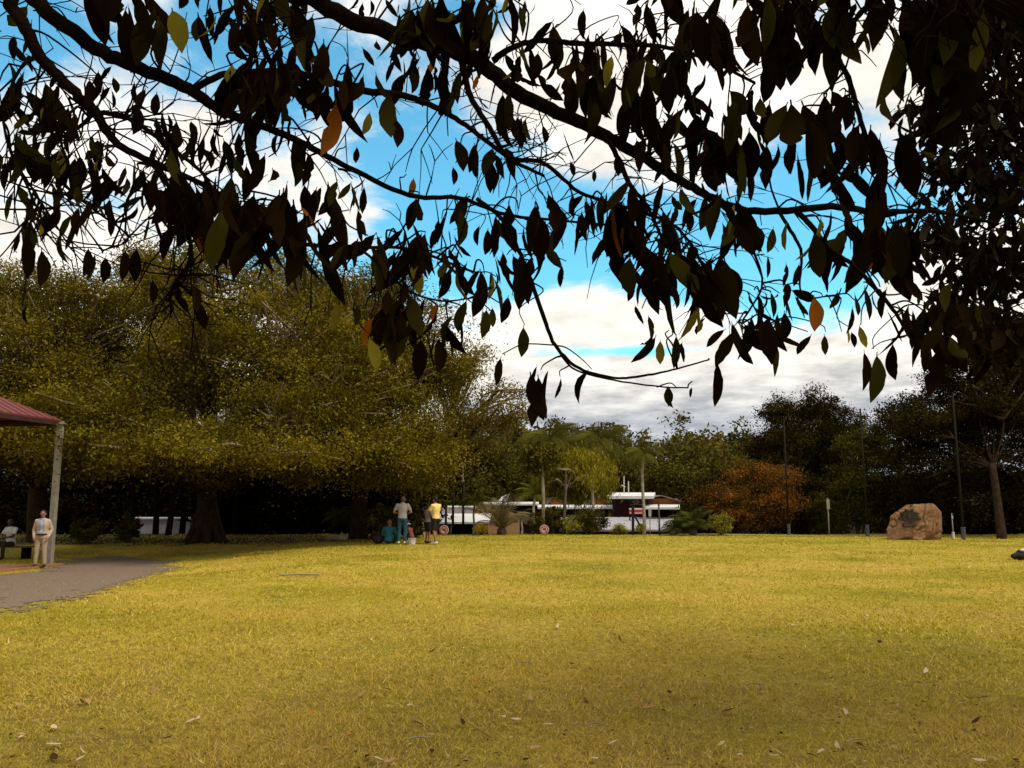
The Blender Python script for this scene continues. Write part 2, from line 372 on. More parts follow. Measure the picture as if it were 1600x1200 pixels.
GRASS = foliage('grass_blades', [(.15, .135, .010), (.36, .286, .021), (.56, .395, .058), (.48, .29, .08), (.74, .55, .22)], .2, .7)
def make_grass():
    Vs, Fs, Ts = [], [], []; base = 0
    def band(y0, y1, dens, h, wd, x_at=None):
        nonlocal base
        half = .66*y1+.8
        n = int(dens*(y1-y0)*2*half)
        x = rng.uniform(-half, half, n); y = rng.uniform(y0, y1, n)
        k = (np.abs(x) < .66*y+.8) & ~((x < -5) & (path_mask(x, y) > .5) & (rng.random(n) > .10)); x, y = x[k], y[k]; n = len(x)
        # patchy: denser and taller in clumps
        nz = .5+.5*np.sin(x*1.9+2*np.sin(y*.8))*np.sin(y*1.6+1.5*np.sin(x*.7)); nz2 = .5+.5*np.sin(x*.55+1.2*np.sin(y*.4+1))*np.sin(y*.45+x*.2)
        ix, iy = np.floor((x+.02*np.sin(y*90))/.055).astype(np.int64), np.floor((y+.02*np.sin(x*80))/.075).astype(np.int64); tf = ((ix*73856093) ^ (iy*19349663)) % 9973/9973.0
        hh = h*(.5+.9*rng.random(n))*(.75+.5*nz)*(.55+.9*tf); a = rng.uniform(0, 2*np.pi, n); lean = rng.normal(0, 1, (n, 2))*hh[:, None]*.75
        z = gzv(x, y)-.004
        dx, dy = np.cos(a)*wd*(.6+.8*rng.random(n)), np.sin(a)*wd
        V = np.empty((n, 3, 3)); V[:, 0] = np.c_[x-dx, y-dy, z]; V[:, 1] = np.c_[x+dx, y+dy, z]; V[:, 2] = np.c_[x+lean[:, 0], y+lean[:, 1], z+hh*.75]
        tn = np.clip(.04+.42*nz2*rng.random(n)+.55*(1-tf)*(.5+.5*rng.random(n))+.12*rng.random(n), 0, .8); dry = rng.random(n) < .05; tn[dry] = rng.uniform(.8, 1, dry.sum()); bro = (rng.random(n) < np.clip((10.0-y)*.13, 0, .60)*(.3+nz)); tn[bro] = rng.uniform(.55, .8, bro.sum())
        Vs.append(V.reshape(-1, 3)); Fs.append(np.arange(base, base+3*n).reshape(-1, 3)); Ts.append(tn); base += 3*n
    band(3.6, 6.5, 4000, .036, .0034); band(6.5, 9, 2200, .038, .0046); band(9, 13, 950, .040, .0065); band(13, 19, 380, .042, .008); band(19, 30, 130, .045, .013); band(30, 40.5, 60, .05, .02)
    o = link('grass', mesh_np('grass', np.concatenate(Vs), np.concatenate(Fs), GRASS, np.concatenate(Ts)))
    tag(o, 'short olive green and straw coloured mown grass of the lawn', 'grass', kind='stuff')
# gravel path by the shelter: ragged, worn into the lawn
PA = [G(-60, 968), G(60, 950), G(150, 930), G(215, 908), G(285, 886), G(270, 876), G(190, 868), G(95, 872), G(60, 893), G(-60, 902)]
def path_mask(x, y):
    pts = [(p.x, p.y) for p in PA]; x = np.asarray(x); y = np.asarray(y)
    ins = np.zeros(x.shape, bool); dmin = np.full(x.shape, 1e9)
    for (x1, y1), (x2, y2) in zip(pts, pts[1:]+pts[:1]):
        c = ((y1 > y) != (y2 > y)) & (x < (x2-x1)*(y-y1)/((y2-y1) or 1e-9)+x1); ins ^= c
        t = np.clip(((x-x1)*(x2-x1)+(y-y1)*(y2-y1))/((x2-x1)**2+(y2-y1)**2), 0, 1)
        dmin = np.minimum(dmin, np.hypot(x-x1-t*(x2-x1), y-y1-t*(y2-y1)))
    sd = np.where(ins, dmin, -dmin)
    nz = np.sin(x*3.1+2*np.sin(y*2.3))*np.sin(y*2.7+1.7*np.sin(x*1.9))*.35+np.sin(x*9+3*np.sin(y*7))*np.sin(y*8+x*3)*.22+np.sin(x*23+4*np.sin(y*17))*np.sin(y*21+x*5)*.3
    return (sd+nz*1.1 > .25).astype(float)
def make_path():
    st = .07; x0, x1 = min(p.x for p in PA)-.5, max(p.x for p in PA)+.8; y0, y1 = min(p.y for p in PA)-.8, max(p.y for p in PA)+.8
    nx, ny = int((x1-x0)/st), int((y1-y0)/st)
    gx, gy = np.meshgrid(x0+st*np.arange(nx), y0+st*np.arange(ny))
    k = path_mask(gx+st/2, gy+st/2) > .5
    V = np.c_[gx.ravel(), gy.ravel(), gzv(gx.ravel(), gy.ravel())+.012]
    j, i = np.nonzero(k[:-1, :-1]); F = np.c_[j*nx+i, j*nx+i+1, (j+1)*nx+i+1, (j+1)*nx+i]
    m = plain('grey_gravel', (.25, .175, .120), (.11, .072, .046), 22, .95, .8, 45)
    o = link('gravel_path', mesh_np('gravel_path', V, F, m)); tag(o, kind='structure')
make_path(); make_grass()

# pale strip of path along the foot of the trees on the right
def strip(name, a, b, wd, mat, lift=.02):
    n = 24; V = []; 
    for i in range(n+1):
        p = a.lerp(b, i/n)
        for s in (0, wd): V.append((p.x, p.y+s+.05*math.sin(i*1.7), gz(p.x, p.y+s)+lift))
    F = [(2*i, 2*i+2, 2*i+3, 2*i+1) for i in range(n)]
    o = link(name, mesh_np(name, V, F, mat)); tag(o, kind='structure'); return o
strip('path', G(1010, 836.5), G(1392, 838.5), .5, plain('pale_path', (.36, .24, .16), (.22, .14, .09), 5, .9, .3))

# ------------------------------------------------------------------ shelter on the left
def shelter():
    c = G(77, 885); near = G(-3, 893.5); d = (near-c); d.z = 0; d.normalize()        # right-hand side runs towards the viewer
    left = Vector((d.y, -d.x, 0)); 
    if left.x > 0: left = -left
    e = empty('picnic_shelter', c); tag(e, 'open picnic shelter with dark red hipped roof and galvanised corner post', 'shelter')
    zt = P(90, 659, c.y).z; zg = c.z; Lg, Wd = 9.0, 7.0
    def at(a, b, z): return c+d*a+left*b+Vector((0, 0, z-c.z))
    # concrete slab with earth-red edge
    lo = zg-.4; pts = [at(-.25, -.15, zg+.03), at(Lg, -.15, zg+.03), at(Lg, Wd, zg+.03), at(-.25, Wd, zg+.03)]
    MB().prism(pts, (0, 0, -.35)).build('slab', plain('earth_red_slab', (.26, .10, .045), (.15, .06, .03), 2.5, .9, .3), e)
    MB().prism([at(-.25, -.27, zg+.075), at(Lg, -.27, zg+.075), at(Lg, -.16, zg+.075), at(-.25, -.16, zg+.075)], (0, 0, -.4)).build('slab_edge', plain('orange_kerb', (.36, .15, .06), (.24, .10, .04), 4, .85), e)
    for (a, b) in ((0, 0), (Lg-.2, 0), (0, Wd-.2), (Lg-.2, Wd-.2)):
        p = at(a, b, 0)
        o = MB().box((p.x, p.y, (zg+.03+zt)/2), (.15, .15, zt-zg-.03), math.atan2(d.y, d.x)).build('post', MT['galv'], e)
        q = MB().box((p.x, p.y, zg+.05), (.26, .26, .03), math.atan2(d.y, d.x))
        for sx in (-.09, .09):
            for sy in (-.09, .09): q.box((p.x+sx, p.y+sy, zg+.075), (.03, .03, .03))
        q.build('base_plate', MT['galv'], o); o2 = MB().box((p.x, p.y, zt-.06), (.24, .24, .05), math.atan2(d.y, d.x)).build('cap_plate', MT['galv'], o)
    ov = .02; zr = zt+.06
    A, B, C_, D = at(-ov, -ov, zr), at(Lg+ov, -ov, zr), at(Lg+ov, Wd+ov, zr), at(-ov, Wd+ov, zr)
    rise = 1.75; R1, R2 = at(3.4, Wd/2, zr+rise), at(Lg-3.4, Wd/2, zr+rise)
    m, t, b = new_mat('maroon_roof_sheet'); b.inputs['Base Color'].default_value = (.26, .035, .028, 1); b.inputs['Roughness'].default_value = .5
    wv = t.nodes.new('ShaderNodeTexNoise'); wv.inputs['Scale'].default_value = 3; rr = t.nodes.new('ShaderNodeValToRGB')
    rr.color_ramp.elements[0].color = (.10, .015, .012, 1); rr.color_ramp.elements[1].color = (.17, .026, .022, 1); t.links.new(wv.outputs[0], rr.inputs[0]); t.links.new(rr.outputs[0], b.inputs['Base Color'])
    dn = Vector((0, 0, -.05))
    rf = MB()
    for q in ((A, B, R2, R1), (B, C_, R2), (C_, D, R1, R2), (D, A, R1)): rf.prism(q, dn)
    r = rf.build('roof', m, e)
    # standing ribs of the sheeting on the two faces in view
    for (p0, p1, q0, q1) in ((A, B, R1, R2),):
        n = 26
        for i in range(1, n):
            f = i/n; a = p0.lerp(p1, f)
            s = max(0, min(1, (f*(Lg+2*ov)-ov-0)/ (3.4+ov) if f < .5 else ((1-f)*(Lg+2*ov))/(3.4+ov)))
            mid = R1 if f < .5 else R2
            top = a+((p0.lerp(p1, f)+left*(Wd/2+ov)+Vector((0, 0, rise)))-a)*min(1, s)
            MB().tube([a+Vector((0, 0, .012)), top+Vector((0, 0, .012))], .018, 4).build('rib', m, r)
    f = MB()
    for (p, q) in ((A, B), (B, C_), (C_, D), (D, A)):
        v = (q-p).normalized(); nrm = Vector((v.y, -v.x, 0))*.03
        f.prism([p+Vector((0, 0, -.052)), q+Vector((0, 0, -.052)), q+nrm+Vector((0, 0, -.052)), p+nrm+Vector((0, 0, -.052))], (0, 0, -.13))
    f.build('fascia', plain('dark_fascia', (.05, .018, .014), (.03, .01, .008), 3, .6), e)
    bm = MB()
    for i in range(4):
        a, b2 = at(.2+i*2.8, 0, zt-.02), at(.2+i*2.8, Wd-.2, zt-.02)
        bm.tube([a, b2], .06, 4)
    bm.tube([at(.1, .12, zt), at(Lg, .12, zt)], .05, 4).tube([at(0, Wd-.2, zt), at(Lg, Wd-.2, zt)], .06, 4)
    bm.build('roof_beam', MT['bark_fig'], e)
shelter()

# ------------------------------------------------------------------ trees
def rot_frames(n):
    """random leaf frames: long axis a, cross axis b"""
    nrm = rng.normal(0, 1, (n, 3)); nrm[:, 2] += .5; nrm /= np.linalg.norm(nrm, axis=1)[:, None]
    r = rng.normal(0, 1, (n, 3)); a = np.cross(nrm, r); a /= np.linalg.norm(a, axis=1)[:, None]; b = np.cross(nrm, a); return a, b
def leaf_quads(C, size, tone, wr=.45, droop=0.0):
    n = len(C); a, b = rot_frames(n)
    if droop: a[:, 2] -= droop; a /= np.linalg.norm(a, axis=1)[:, None]; b = np.cross(a, rng.normal(0, 1, (n, 3))); b /= np.linalg.norm(b, axis=1)[:, None]
    L = size*(.6+.8*rng.random(n)); A = a*(L/2)[:, None]; B = b*(L*wr/2)[:, None]
    V = np.empty((n, 4, 3)); V[:, 0] = C-A; V[:, 1] = C+B-A*.1; V[:, 2] = C+A; V[:, 3] = C-B-A*.1
    return V.reshape(-1, 3), np.arange(4*n).reshape(-1, 4), tone
def crown(blobs, clumps, per, size, csize=.6, flat=.55, shell=.5, droop=0.0, zmin=None, wr=.45, tvar=.88, bottom=-1.0):
    """leaf clumps spread through a union of ellipsoids; returns mesh arrays and the clump centres"""
    blobs = [(Vector(c), Vector(r)) for c, r in blobs]
    wts = np.array([(r.x*r.y*r.z)**(2/3) for c, r in blobs]); wts /= wts.sum()
    idx = rng.choice(len(blobs), clumps, p=wts)
    d = rng.normal(0, 1, (clumps, 3)); d /= np.linalg.norm(d, axis=1)[:, None]
    lowm = d[:, 2] < bottom; d[lowm, 2] *= -1
    rr = shell+(1.04-shell)*rng.random(clumps)**.6
    c = np.array([blobs[i][0] for i in idx]); ra = np.array([blobs[i][1] for i in idx])
    cen = c+d*ra*rr[:, None]
    if zmin is not None: cen[:, 2] = np.maximum(cen[:, 2], zmin+rng.random(clumps)*.4)
    ct = rng.random(clumps)
    n = clumps*per; ci = np.repeat(np.arange(clumps), per)
    cs = csize*(.55+.9*rng.random(clumps)); ofs = rng.normal(0, .5, (n, 3))*cs[ci][:, None]; ofs[:, 2] *= flat
    tone = np.clip(tvar*ct[ci]+(1-tvar)*rng.random(n), 0, 1)
    return leaf_quads(cen[ci]+ofs, size, tone, wr, droop), cen, idx
def lumpy(blobs, k, f=.40):
    """break smooth ellipsoids into billowing lobes"""
    out = []
    for c, r in blobs:
        c, r = Vector(c), Vector(r); out.append((c, r*.62))
        for _ in range(k):
            d = Vector((random.gauss(0, 1), random.gauss(0, 1), random.gauss(0, .9))).normalized(); q = f*random.uniform(.7, 1.25)
            out.append((c+Vector((d.x*r.x, d.y*r.y, d.z*r.z))*random.uniform(.55, .8), Vector((r.x*q, r.y*q, r.z*q*random.uniform(.8, 1.1)))))
    return out
def tree(name, label, base, blobs, clumps, per, size, mat, bark, trunk_r, fork=.35, trunks=None, limbs=1.0, group=None, csize=.6, flat=.55, shell=.5, droop=0.0, cat='tree', buttress=0.0, zmin=None, wr=.45, twig_r=.03, bottom=-1.0, vis=.25, lumps=9, tbark=None):
    base = Vector(base); base.z = gz(base.x, base.y)-.05
    e = empty(name, base); tag(e, label, cat, group)
    main = blobs; blobs = lumpy(blobs, lumps) if lumps else blobs
    (V, F, T), cen, idx = crown(blobs, clumps, per, size, csize, flat, shell, droop, zmin, wr, bottom=bottom)
    o = link('crown', mesh_np('crown', V-np.array(base), F, mat, T), e); tag(o, kind='stuff')
    nb = (lumps+1) if lumps else 1; idx = idx//nb; bl = [(Vector(c), Vector(r)) for c, r in main]
    cz = sum((c for c, r in bl), Vector())/len(bl)
    fk = Vector((base.x*.8+cz.x*.2, base.y*.8+cz.y*.2, base.z+(cz.z-base.z)*fork))
    tb = MB()
    mid = base.lerp(fk, .5)+Vector((random.uniform(-.1, .1), random.uniform(-.1, .1), 0))*trunk_r*2
    pts = spline([base-Vector((0, 0, .3)), base.lerp(mid, .3), mid, fk], 4)
    tb.tube(pts, [trunk_r*(1.35+.0 if i < 1 else 1.25-.45*i/len(pts)) for i in range(len(pts))], 10)
    if buttress:
        for k in range(9):
            a = k*.7+random.random()*.3; q = Vector((math.cos(a), math.sin(a), 0)); ht = random.uniform(.9, 1.9)
            tb.tube(spline([base+q*buttress*random.uniform(.8, 1.2)-Vector((0, 0, .1)), base+q*buttress*.55+Vector((0, 0, .22*ht)), base+q*trunk_r*.75+Vector((0, 0, ht)), base+q*trunk_r*.4+Vector((0, 0, ht*1.8))], 3), [.10, .13, .14, .16, .15, .14, .12, .1, .09, .05], 6)
    tb.build('trunk', tbark or bark, e, True)
    for bi, (c, r) in enumerate(bl):
        lb = MB(); tw = MB(); m1 = fk.lerp(c, .5)+Vector((random.uniform(-.4, .4), random.uniform(-.4, .4), random.uniform(-.1, .5)))
        path = spline([fk-Vector((0, 0, .2)), m1, c], 5); r0 = trunk_r*.55*limbs
        lb.tube(path, [r0*(1-.65*i/len(path)) for i in range(len(path))], 7)
        for ci in np.nonzero(idx == bi)[0]:
            if random.random() > vis: continue
            q = Vector(cen[ci]); s = path[random.randrange(len(path)//2, len(path))]
            mm = s.lerp(q, .5)+Vector((random.uniform(-.3, .3), random.uniform(-.3, .3), random.uniform(-.25, .35)))*min(1, (q-s).length*.3)
            tw.tube(spline([s, mm, q, q+(q-mm)*.25], 3), [twig_r*2.2*(1-.09*i) for i in range(10)], 5)
        lo = lb.build('limb', tbark or bark, e, True)
        if tw.v: tag(tw.build('branches', bark, lo, True), kind='stuff')
    return e

def blob(px, py, Y, rx, rz, ry=None):
    """ellipsoid at a place, radii given as seen (px), depth radius in metres"""
    k = Y/FPX; return (P(px, py, Y), (rx*k, ry if ry else rx*k*.8, rz*k))

# big spreading figs on the left
tree('fig_tree', 'huge spreading fig tree with buttressed trunk and pale branches left of the group', G(322, 846),
     [blob(330, 560, 31, 150, 105), blob(180, 640, 29, 130, 75), blob(430, 660, 29, 130, 65), blob(330, 455, 33, 120, 80), blob(520, 600, 31, 110, 80), blob(290, 680, 28, 110, 45), blob(460, 520, 32, 110, 80), blob(330, 700, 26, 90, 30), blob(440, 705, 27, 90, 32), blob(190, 700, 26, 90, 32), blob(255, 715, 28, 60, 34), blob(400, 722, 30, 60, 36), blob(335, 735, 31, 45, 30), blob(210, 560, 37, 110, 90), blob(450, 600, 38, 110, 90), blob(240, 440, 38, 80, 60), blob(280, 590, 39, 120, 90), blob(150, 640, 38, 110, 80)],
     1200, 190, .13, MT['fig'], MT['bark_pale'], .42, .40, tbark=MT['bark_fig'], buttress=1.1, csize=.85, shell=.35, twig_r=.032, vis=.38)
tree('fig_tree', 'broad fig tree overhanging the picnic shelter at the left edge', G(60, 846),
     [blob(60, 560, 33, 130, 100), blob(-60, 600, 31, 120, 90), blob(120, 490, 34, 110, 70), blob(40, 670, 29, 120, 50), blob(-90, 480, 34, 110, 90), blob(10, 450, 36, 110, 60), blob(110, 705, 27, 80, 30), blob(-20, 690, 30, 90, 35), blob(150, 718, 30, 50, 36), blob(30, 715, 31, 70, 26), blob(90, 600, 37, 110, 90)],
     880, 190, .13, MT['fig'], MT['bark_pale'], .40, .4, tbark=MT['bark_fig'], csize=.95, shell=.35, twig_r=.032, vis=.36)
tree('fig_tree', 'tall olive fig tree with low canopy above the standing people', G(560, 842),
     [blob(590, 600, 34, 120, 95), blob(650, 690, 32, 80, 62), blob(560, 480, 36, 120, 70), blob(540, 690, 31, 110, 45), blob(690, 590, 35, 60, 55), blob(650, 510, 37, 80, 60), blob(450, 450, 37, 90, 60), blob(590, 705, 30, 80, 30), blob(530, 718, 33, 90, 30), blob(660, 745, 35, 45, 35), blob(480, 732, 31, 60, 24), blob(590, 735, 32, 60, 25), blob(560, 560, 40, 120, 100)],
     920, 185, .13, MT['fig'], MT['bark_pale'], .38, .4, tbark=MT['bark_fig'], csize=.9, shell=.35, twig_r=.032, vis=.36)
tree('open_tree', 'light open tree with one long bare branch reaching right over the palms', on(655, 836, 42),
     [blob(760, 650, 39, 55, 25), blob(815, 640, 39, 45, 25), blob(720, 560, 40, 60, 40), blob(780, 610, 40, 45, 20), blob(735, 690, 40, 50, 30), blob(700, 640, 40, 45, 40)],
     230, 50, .14, MT['fig_light'], MT['bark_pale'], .2, .45, tbark=MT['bark_dark'], lumps=4, csize=.6, shell=.3, twig_r=.028, vis=.6)
# growth behind the figs, leaves coloured dark for the shade there
k = 0
ORD = ['first', 'second', 'third', 'fifth', 'sixth', 'seventh', 'eighth', 'ninth', 'tenth', 'fourth']
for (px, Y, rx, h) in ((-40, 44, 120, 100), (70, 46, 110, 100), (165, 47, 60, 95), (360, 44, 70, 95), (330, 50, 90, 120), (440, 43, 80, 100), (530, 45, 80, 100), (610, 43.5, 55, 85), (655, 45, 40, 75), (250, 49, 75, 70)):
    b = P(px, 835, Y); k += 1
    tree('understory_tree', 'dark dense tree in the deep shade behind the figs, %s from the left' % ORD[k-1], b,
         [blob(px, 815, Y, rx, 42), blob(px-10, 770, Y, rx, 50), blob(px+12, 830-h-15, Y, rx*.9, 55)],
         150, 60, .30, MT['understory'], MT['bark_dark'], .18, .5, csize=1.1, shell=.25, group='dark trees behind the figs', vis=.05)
# thin dark stems seen against the light under the canopy
for i, (px, py, Y, lean) in enumerate(((243, 840, 40, -4), (262, 840, 39, 12), (284, 838, 41, 3), (205, 838, 42, 2), (150, 838, 41, -3), (365, 836, 41, 3), (395, 836, 42, -5))):
    g0 = P(px, py, Y); g0.z = gz(g0.x, g0.y)-.1; e = empty('sapling', g0)
    tag(e, 'slender dark stem in the shade under the figs, %s from the left' % ['third', 'fourth', 'fifth', 'second', 'first', 'sixth', 'seventh'][i], 'tree', 'slender stems under the figs')
    tp = P(px+lean, 690, Y); tb = MB().tube(spline([g0, g0.lerp(tp, .4)+Vector((.1, 0, 0)), tp], 5), [.16-.008*j for j in range(11)], 7); tb.build('trunk', MT['bark_dark'], e, True)
    (V, F, T), _, _ = crown([(tp, (1.6, 1.4, .9))], 14, 40, .25, .7); tag(link('crown', mesh_np('crown', V-np.array(g0), F, MT['understory'], T), e), kind='stuff')

# right-hand trees
tree('dense_tree', 'tall dense dark tree with rounded billowing tops behind the rust shrub', on(1250, 836, 47),
     [blob(1225, 650, 47, 45, 40), blob(1290, 656, 47, 48, 50), blob(1195, 690, 47, 36, 42), blob(1250, 720, 46.5, 75, 60), blob(1260, 790, 46, 85, 55), blob(1330, 690, 47, 40, 50), blob(1335, 780, 46, 45, 50), blob(1375, 700, 47, 35, 45)],
     820, 125, .13, MT['dense'], MT['bark_fig'], .25, .3, limbs=.5, csize=.5, flat=.7, shell=.6, vis=.05)
tree('leafy_tree', 'mid green bushy tree standing between two thin poles', on(1340, 836, 43),
     [blob(1350, 695, 43, 40, 38), blob(1335, 755, 43, 40, 48), blob(1300, 795, 43, 38, 42), blob(1365, 800, 43, 36, 38), blob(1380, 745, 43.5, 35, 50)],
     340, 110, .12, MT['bushy'], MT['bark_mid'], .16, .3, csize=.45, shell=.5, vis=.06)
tree('broad_tree', 'broad dark tree with sky showing through its crown above the boulder', G(1566, 842),
     [blob(1560, 610, 37, 75, 65), blob(1440, 655, 38, 58, 45), blob(1500, 590, 39, 50, 35), blob(1620, 570, 38, 80, 80), blob(1480, 730, 38, 65, 45), blob(1640, 690, 37, 80, 70), blob(1420, 720, 39, 40, 55), blob(1560, 690, 38, 50, 35), blob(1530, 750, 39.5, 50, 32), blob(1610, 755, 39, 55, 36), blob(1450, 775, 40, 50, 38), blob(1590, 640, 39, 70, 50), blob(1410, 655, 40, 40, 40), blob(1470, 690, 40, 60, 50), blob(1540, 560, 40, 60, 40), blob(1600, 530, 40, 60, 50), blob(1500, 640, 41, 70, 50)],
     1350, 110, .135, MT['right'], MT['bark_mid'], .17, .62, limbs=.5, tbark=MT['bark_fig'], csize=.55, shell=.4, vis=.12)
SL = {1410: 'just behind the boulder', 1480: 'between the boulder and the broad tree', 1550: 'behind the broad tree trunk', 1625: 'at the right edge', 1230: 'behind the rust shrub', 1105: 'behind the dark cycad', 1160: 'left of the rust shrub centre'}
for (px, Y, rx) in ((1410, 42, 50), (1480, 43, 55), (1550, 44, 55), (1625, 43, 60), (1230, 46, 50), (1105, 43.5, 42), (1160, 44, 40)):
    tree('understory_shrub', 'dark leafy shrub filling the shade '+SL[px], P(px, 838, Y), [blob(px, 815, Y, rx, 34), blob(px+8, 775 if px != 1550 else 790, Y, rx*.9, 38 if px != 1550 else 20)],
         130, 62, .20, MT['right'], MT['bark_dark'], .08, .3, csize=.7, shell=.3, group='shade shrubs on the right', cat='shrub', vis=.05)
tree('rust_shrub', 'large rounded shrub with rust orange leaves beside the thin pole', on(1165, 836, 43.5),
     [blob(1165, 760, 43.5, 75, 46), blob(1110, 778, 43, 44, 38), blob(1215, 782, 43, 45, 45), blob(1170, 803, 43, 78, 36), blob(1195, 738, 43.5, 42, 26)],
     460, 95, .11, MT['orange'], MT['bark_mid'], .10, .2, csize=.5, shell=.55, cat='shrub', vis=.12)

# trees of the middle distance
for (px, py, Y, rx, rz, lab) in ((770, 725, 56, 60, 40, 'olive tree standing behind the white roof left of the palms'), (700, 740, 54, 50, 50, 'dark olive tree behind the lamp posts'),
                                 (840, 735, 60, 50, 35, 'olive tree directly behind the small bright palm'), (905, 720, 66, 55, 28, 'olive tree behind the drooping tree'),
                                 (965, 735, 62, 45, 35, 'dark green tree behind the building with the raised roof'), (1050, 750, 60, 50, 32, 'dark green tree behind the orange timber wall')):
    tree('background_tree', lab, P(px, 850, Y), [blob(px, py, Y, rx, rz), blob(px-20, py+25, Y, rx*.8, rz*.8), blob(px+22, py+22, Y, rx*.8, rz*.8)],
         200, 70, .22, MT['hill'], MT['bark_mid'], .2, .5, lumps=5, csize=1.0, shell=.45, group='trees behind the market buildings', vis=.15)
def far_wood():
    Vs, Fs, Ts = [], [], []; b = 0
    for i in range(150):
        Y = random.uniform(95, 190); px = random.uniform(560, 1320); x = (px-800)/FPX*Y; z0 = gz(x, Y)
        h = random.uniform(8, 14)
        bl = [((x+random.uniform(-2, 2), Y+random.uniform(-2, 2), z0+h*random.uniform(.5, .95)), (random.uniform(1.3, 2.6), 2, random.uniform(1.0, 2.0))) for _ in range(4)]+[((x, Y, z0+h*.35), (2.6, 2.2, h*.3))]
        (V, F, T), _, _ = crown(bl, 44, 16, .75, 1.4, .6, .4)
        T = np.clip(T*.6+.4*random.random(), 0, 1)
        Vs.append(V); Fs.append(F+b); Ts.append(T); b += len(V)
    o = link('far_wood', mesh_np('far_wood', np.concatenate(Vs), np.concatenate(Fs), MT['hill'], np.concatenate(Ts)))
    tag(o, 'distant wooded hillside with uneven gum tree tops under grey cloud', 'wood', kind='stuff')
    tr = MB()
far_wood()

# ------------------------------------------------------------------ palms, cycads, shrubs
def frond_mesh(name, L, droop, leaf_l, n, mat, rise=.5, vdrop=.35, wd=.03, keel=.5):
    """a feather frond along +X rising then arching down, leaflets both sides"""
    mb = MB(); pts = []
    for i in range(n+1):
        t = i/n; pts.append(Vector((L*t*(1-.25*droop*t), 0, L*(rise*t-droop*t*t))))
    mb.tube(pts, [.02*(1-.8*i/n)*max(1, L/1.5) for i in range(n+1)], 4)
    for i in range(1, n):
        t = i/n; ll = leaf_l*(math.sin(math.pi*min(1, t*.9+.12))**.7); p = pts[i]; tg = (pts[i+1]-pts[i-1]).normalized()
        for s in (-1, 1):
            d = (Vector((0, s, 0))*.85+tg*.55+Vector((0, 0, keel-vdrop*1.6))*.5).normalized()
            q = p+d*ll*.55; e = p+d*ll+Vector((0, 0, -vdrop*ll))
            wv = tg*wd*.5
            mb.poly([p-wv*.6, q-wv, q+wv, p+wv*.6]); mb.poly([q-wv, e, q+wv])
    return mb.mesh(name, mat)
def palm(name, label, base, trunk_top, tr, nf, L, mat, cat='palm', droop=.75, leaf_l=.5, rise=.55, up=.2, n=16, wd=.035, vdrop=.35, spread=1.0, bark=None, group=None, stub=True):
    base = Vector(base); base.z = gz(base.x, base.y) if base.z is not None else base.z
    e = empty(name, base); tag(e, label, cat, group); top = Vector(trunk_top)
    h = top.z-base.z
    if h > .3:
        pts = [base.lerp(top, i/14)+Vector((.03*math.sin(i*.5), 0, 0)) for i in range(15)]; pts[0].z -= .15
        MB().tube(pts, [tr*(1.25-.3*min(1, i/4) + (.06 if i % 2 else 0)) for i in range(15)], 8).build('trunk', bark or MT['bark_palm'], e, True)
    else:
        MB().ball((base.x, base.y, base.z+.12), (tr*2, tr*2, .28)).build('stem_base', MT['bark_mid'], e, True)
    vs_ = [frond_mesh('frond', L*s, droop*dd, leaf_l, n, mat, rise, vdrop, wd) for s, dd in ((1, 1), (.9, 1.15), (1.08, .85))]
    for i in range(nf):
        o = link('frond', vs_[i % 3], e); a = i*2.399963+random.uniform(-.2, .2); f = i/nf
        o.location = top-base; o.rotation_euler = (random.uniform(-.15, .15), -(up+1.25*(1-f)**1.3*spread-.55), a)
    return e
palm('palm', 'tall palm with windswept feathery crown left of the other tall palm', on(850, 833, 58), P(858, 690, 58), .16, 20, 2.9, MT['palm'], droop=.85, leaf_l=1.0, vdrop=.7, n=22, wd=.06)
palm('palm', 'tall palm with windswept feathery crown right of the other tall palm', on(930, 833, 57), P(936, 692, 57), .16, 20, 2.8, MT['palm'], droop=.85, leaf_l=1.0, vdrop=.7, n=22, wd=.06)
palm('palm', 'slim palm with a pale pole-like trunk in front of the raised roof', G(1006, 836.3), P(1004, 712, 40.5), .075, 16, 1.35, MT['palm'], droop=.8, leaf_l=.45, vdrop=.5, n=18)
palm('palm', 'small palm with fresh bright green fronds left of the pale bare trunk', G(832, 834.8), P(836, 775, 42.5), .07, 13, 1.5, MT['palm_light'], droop=.6, leaf_l=.42, n=18, vdrop=.3)
palm('palm', 'thin stemmed palm with dull fronds before the tan gable', G(739, 836), P(742, 785, 40), .05, 14, 1.1, MT['palm'], droop=.85, leaf_l=.4, n=14)
palm('palm', 'little palm with brownish head on a thin grey stem beside the cycad', G(815, 835.2), P(816, 806, 41), .05, 11, .75, MT['cycad'], droop=.85, leaf_l=.3, n=12)
palm('cycad', 'large cycad with long arching pale striped fronds', G(784, 835.4), G(784, 835.4)+Vector((0, 0, .28)), .12, 26, 2.1, MT['cycad'], cat='cycad', droop=.62, leaf_l=.42, rise=.85, up=.35, n=24, wd=.03)
palm('cycad', 'dark green cycad at the foot of the rust shrub', G(1083, 836.4), G(1083, 836.4)+Vector((0, 0, .28)), .10, 24, 1.5, MT['cycad_dark'], cat='cycad', droop=.7, leaf_l=.4, rise=.7, up=.4, n=20, wd=.035)
palm('cycad', 'small dark cycad just left of the larger dark one', G(1052, 836.6), G(1052, 836.6)+Vector((0, 0, .25)), .09, 16, .8, MT['cycad_dark'], cat='cycad', droop=.75, leaf_l=.28, rise=.7, n=14, wd=.03)
palm('fern', 'fern growing in the shade at the edge of the figs', G(527, 842), G(527, 842)+Vector((0, 0, .9)), .05, 16, .95, MT['cycad_dark'], cat='fern', droop=.8, leaf_l=.25, rise=.6, n=16, bark=MT['bark_dark'])
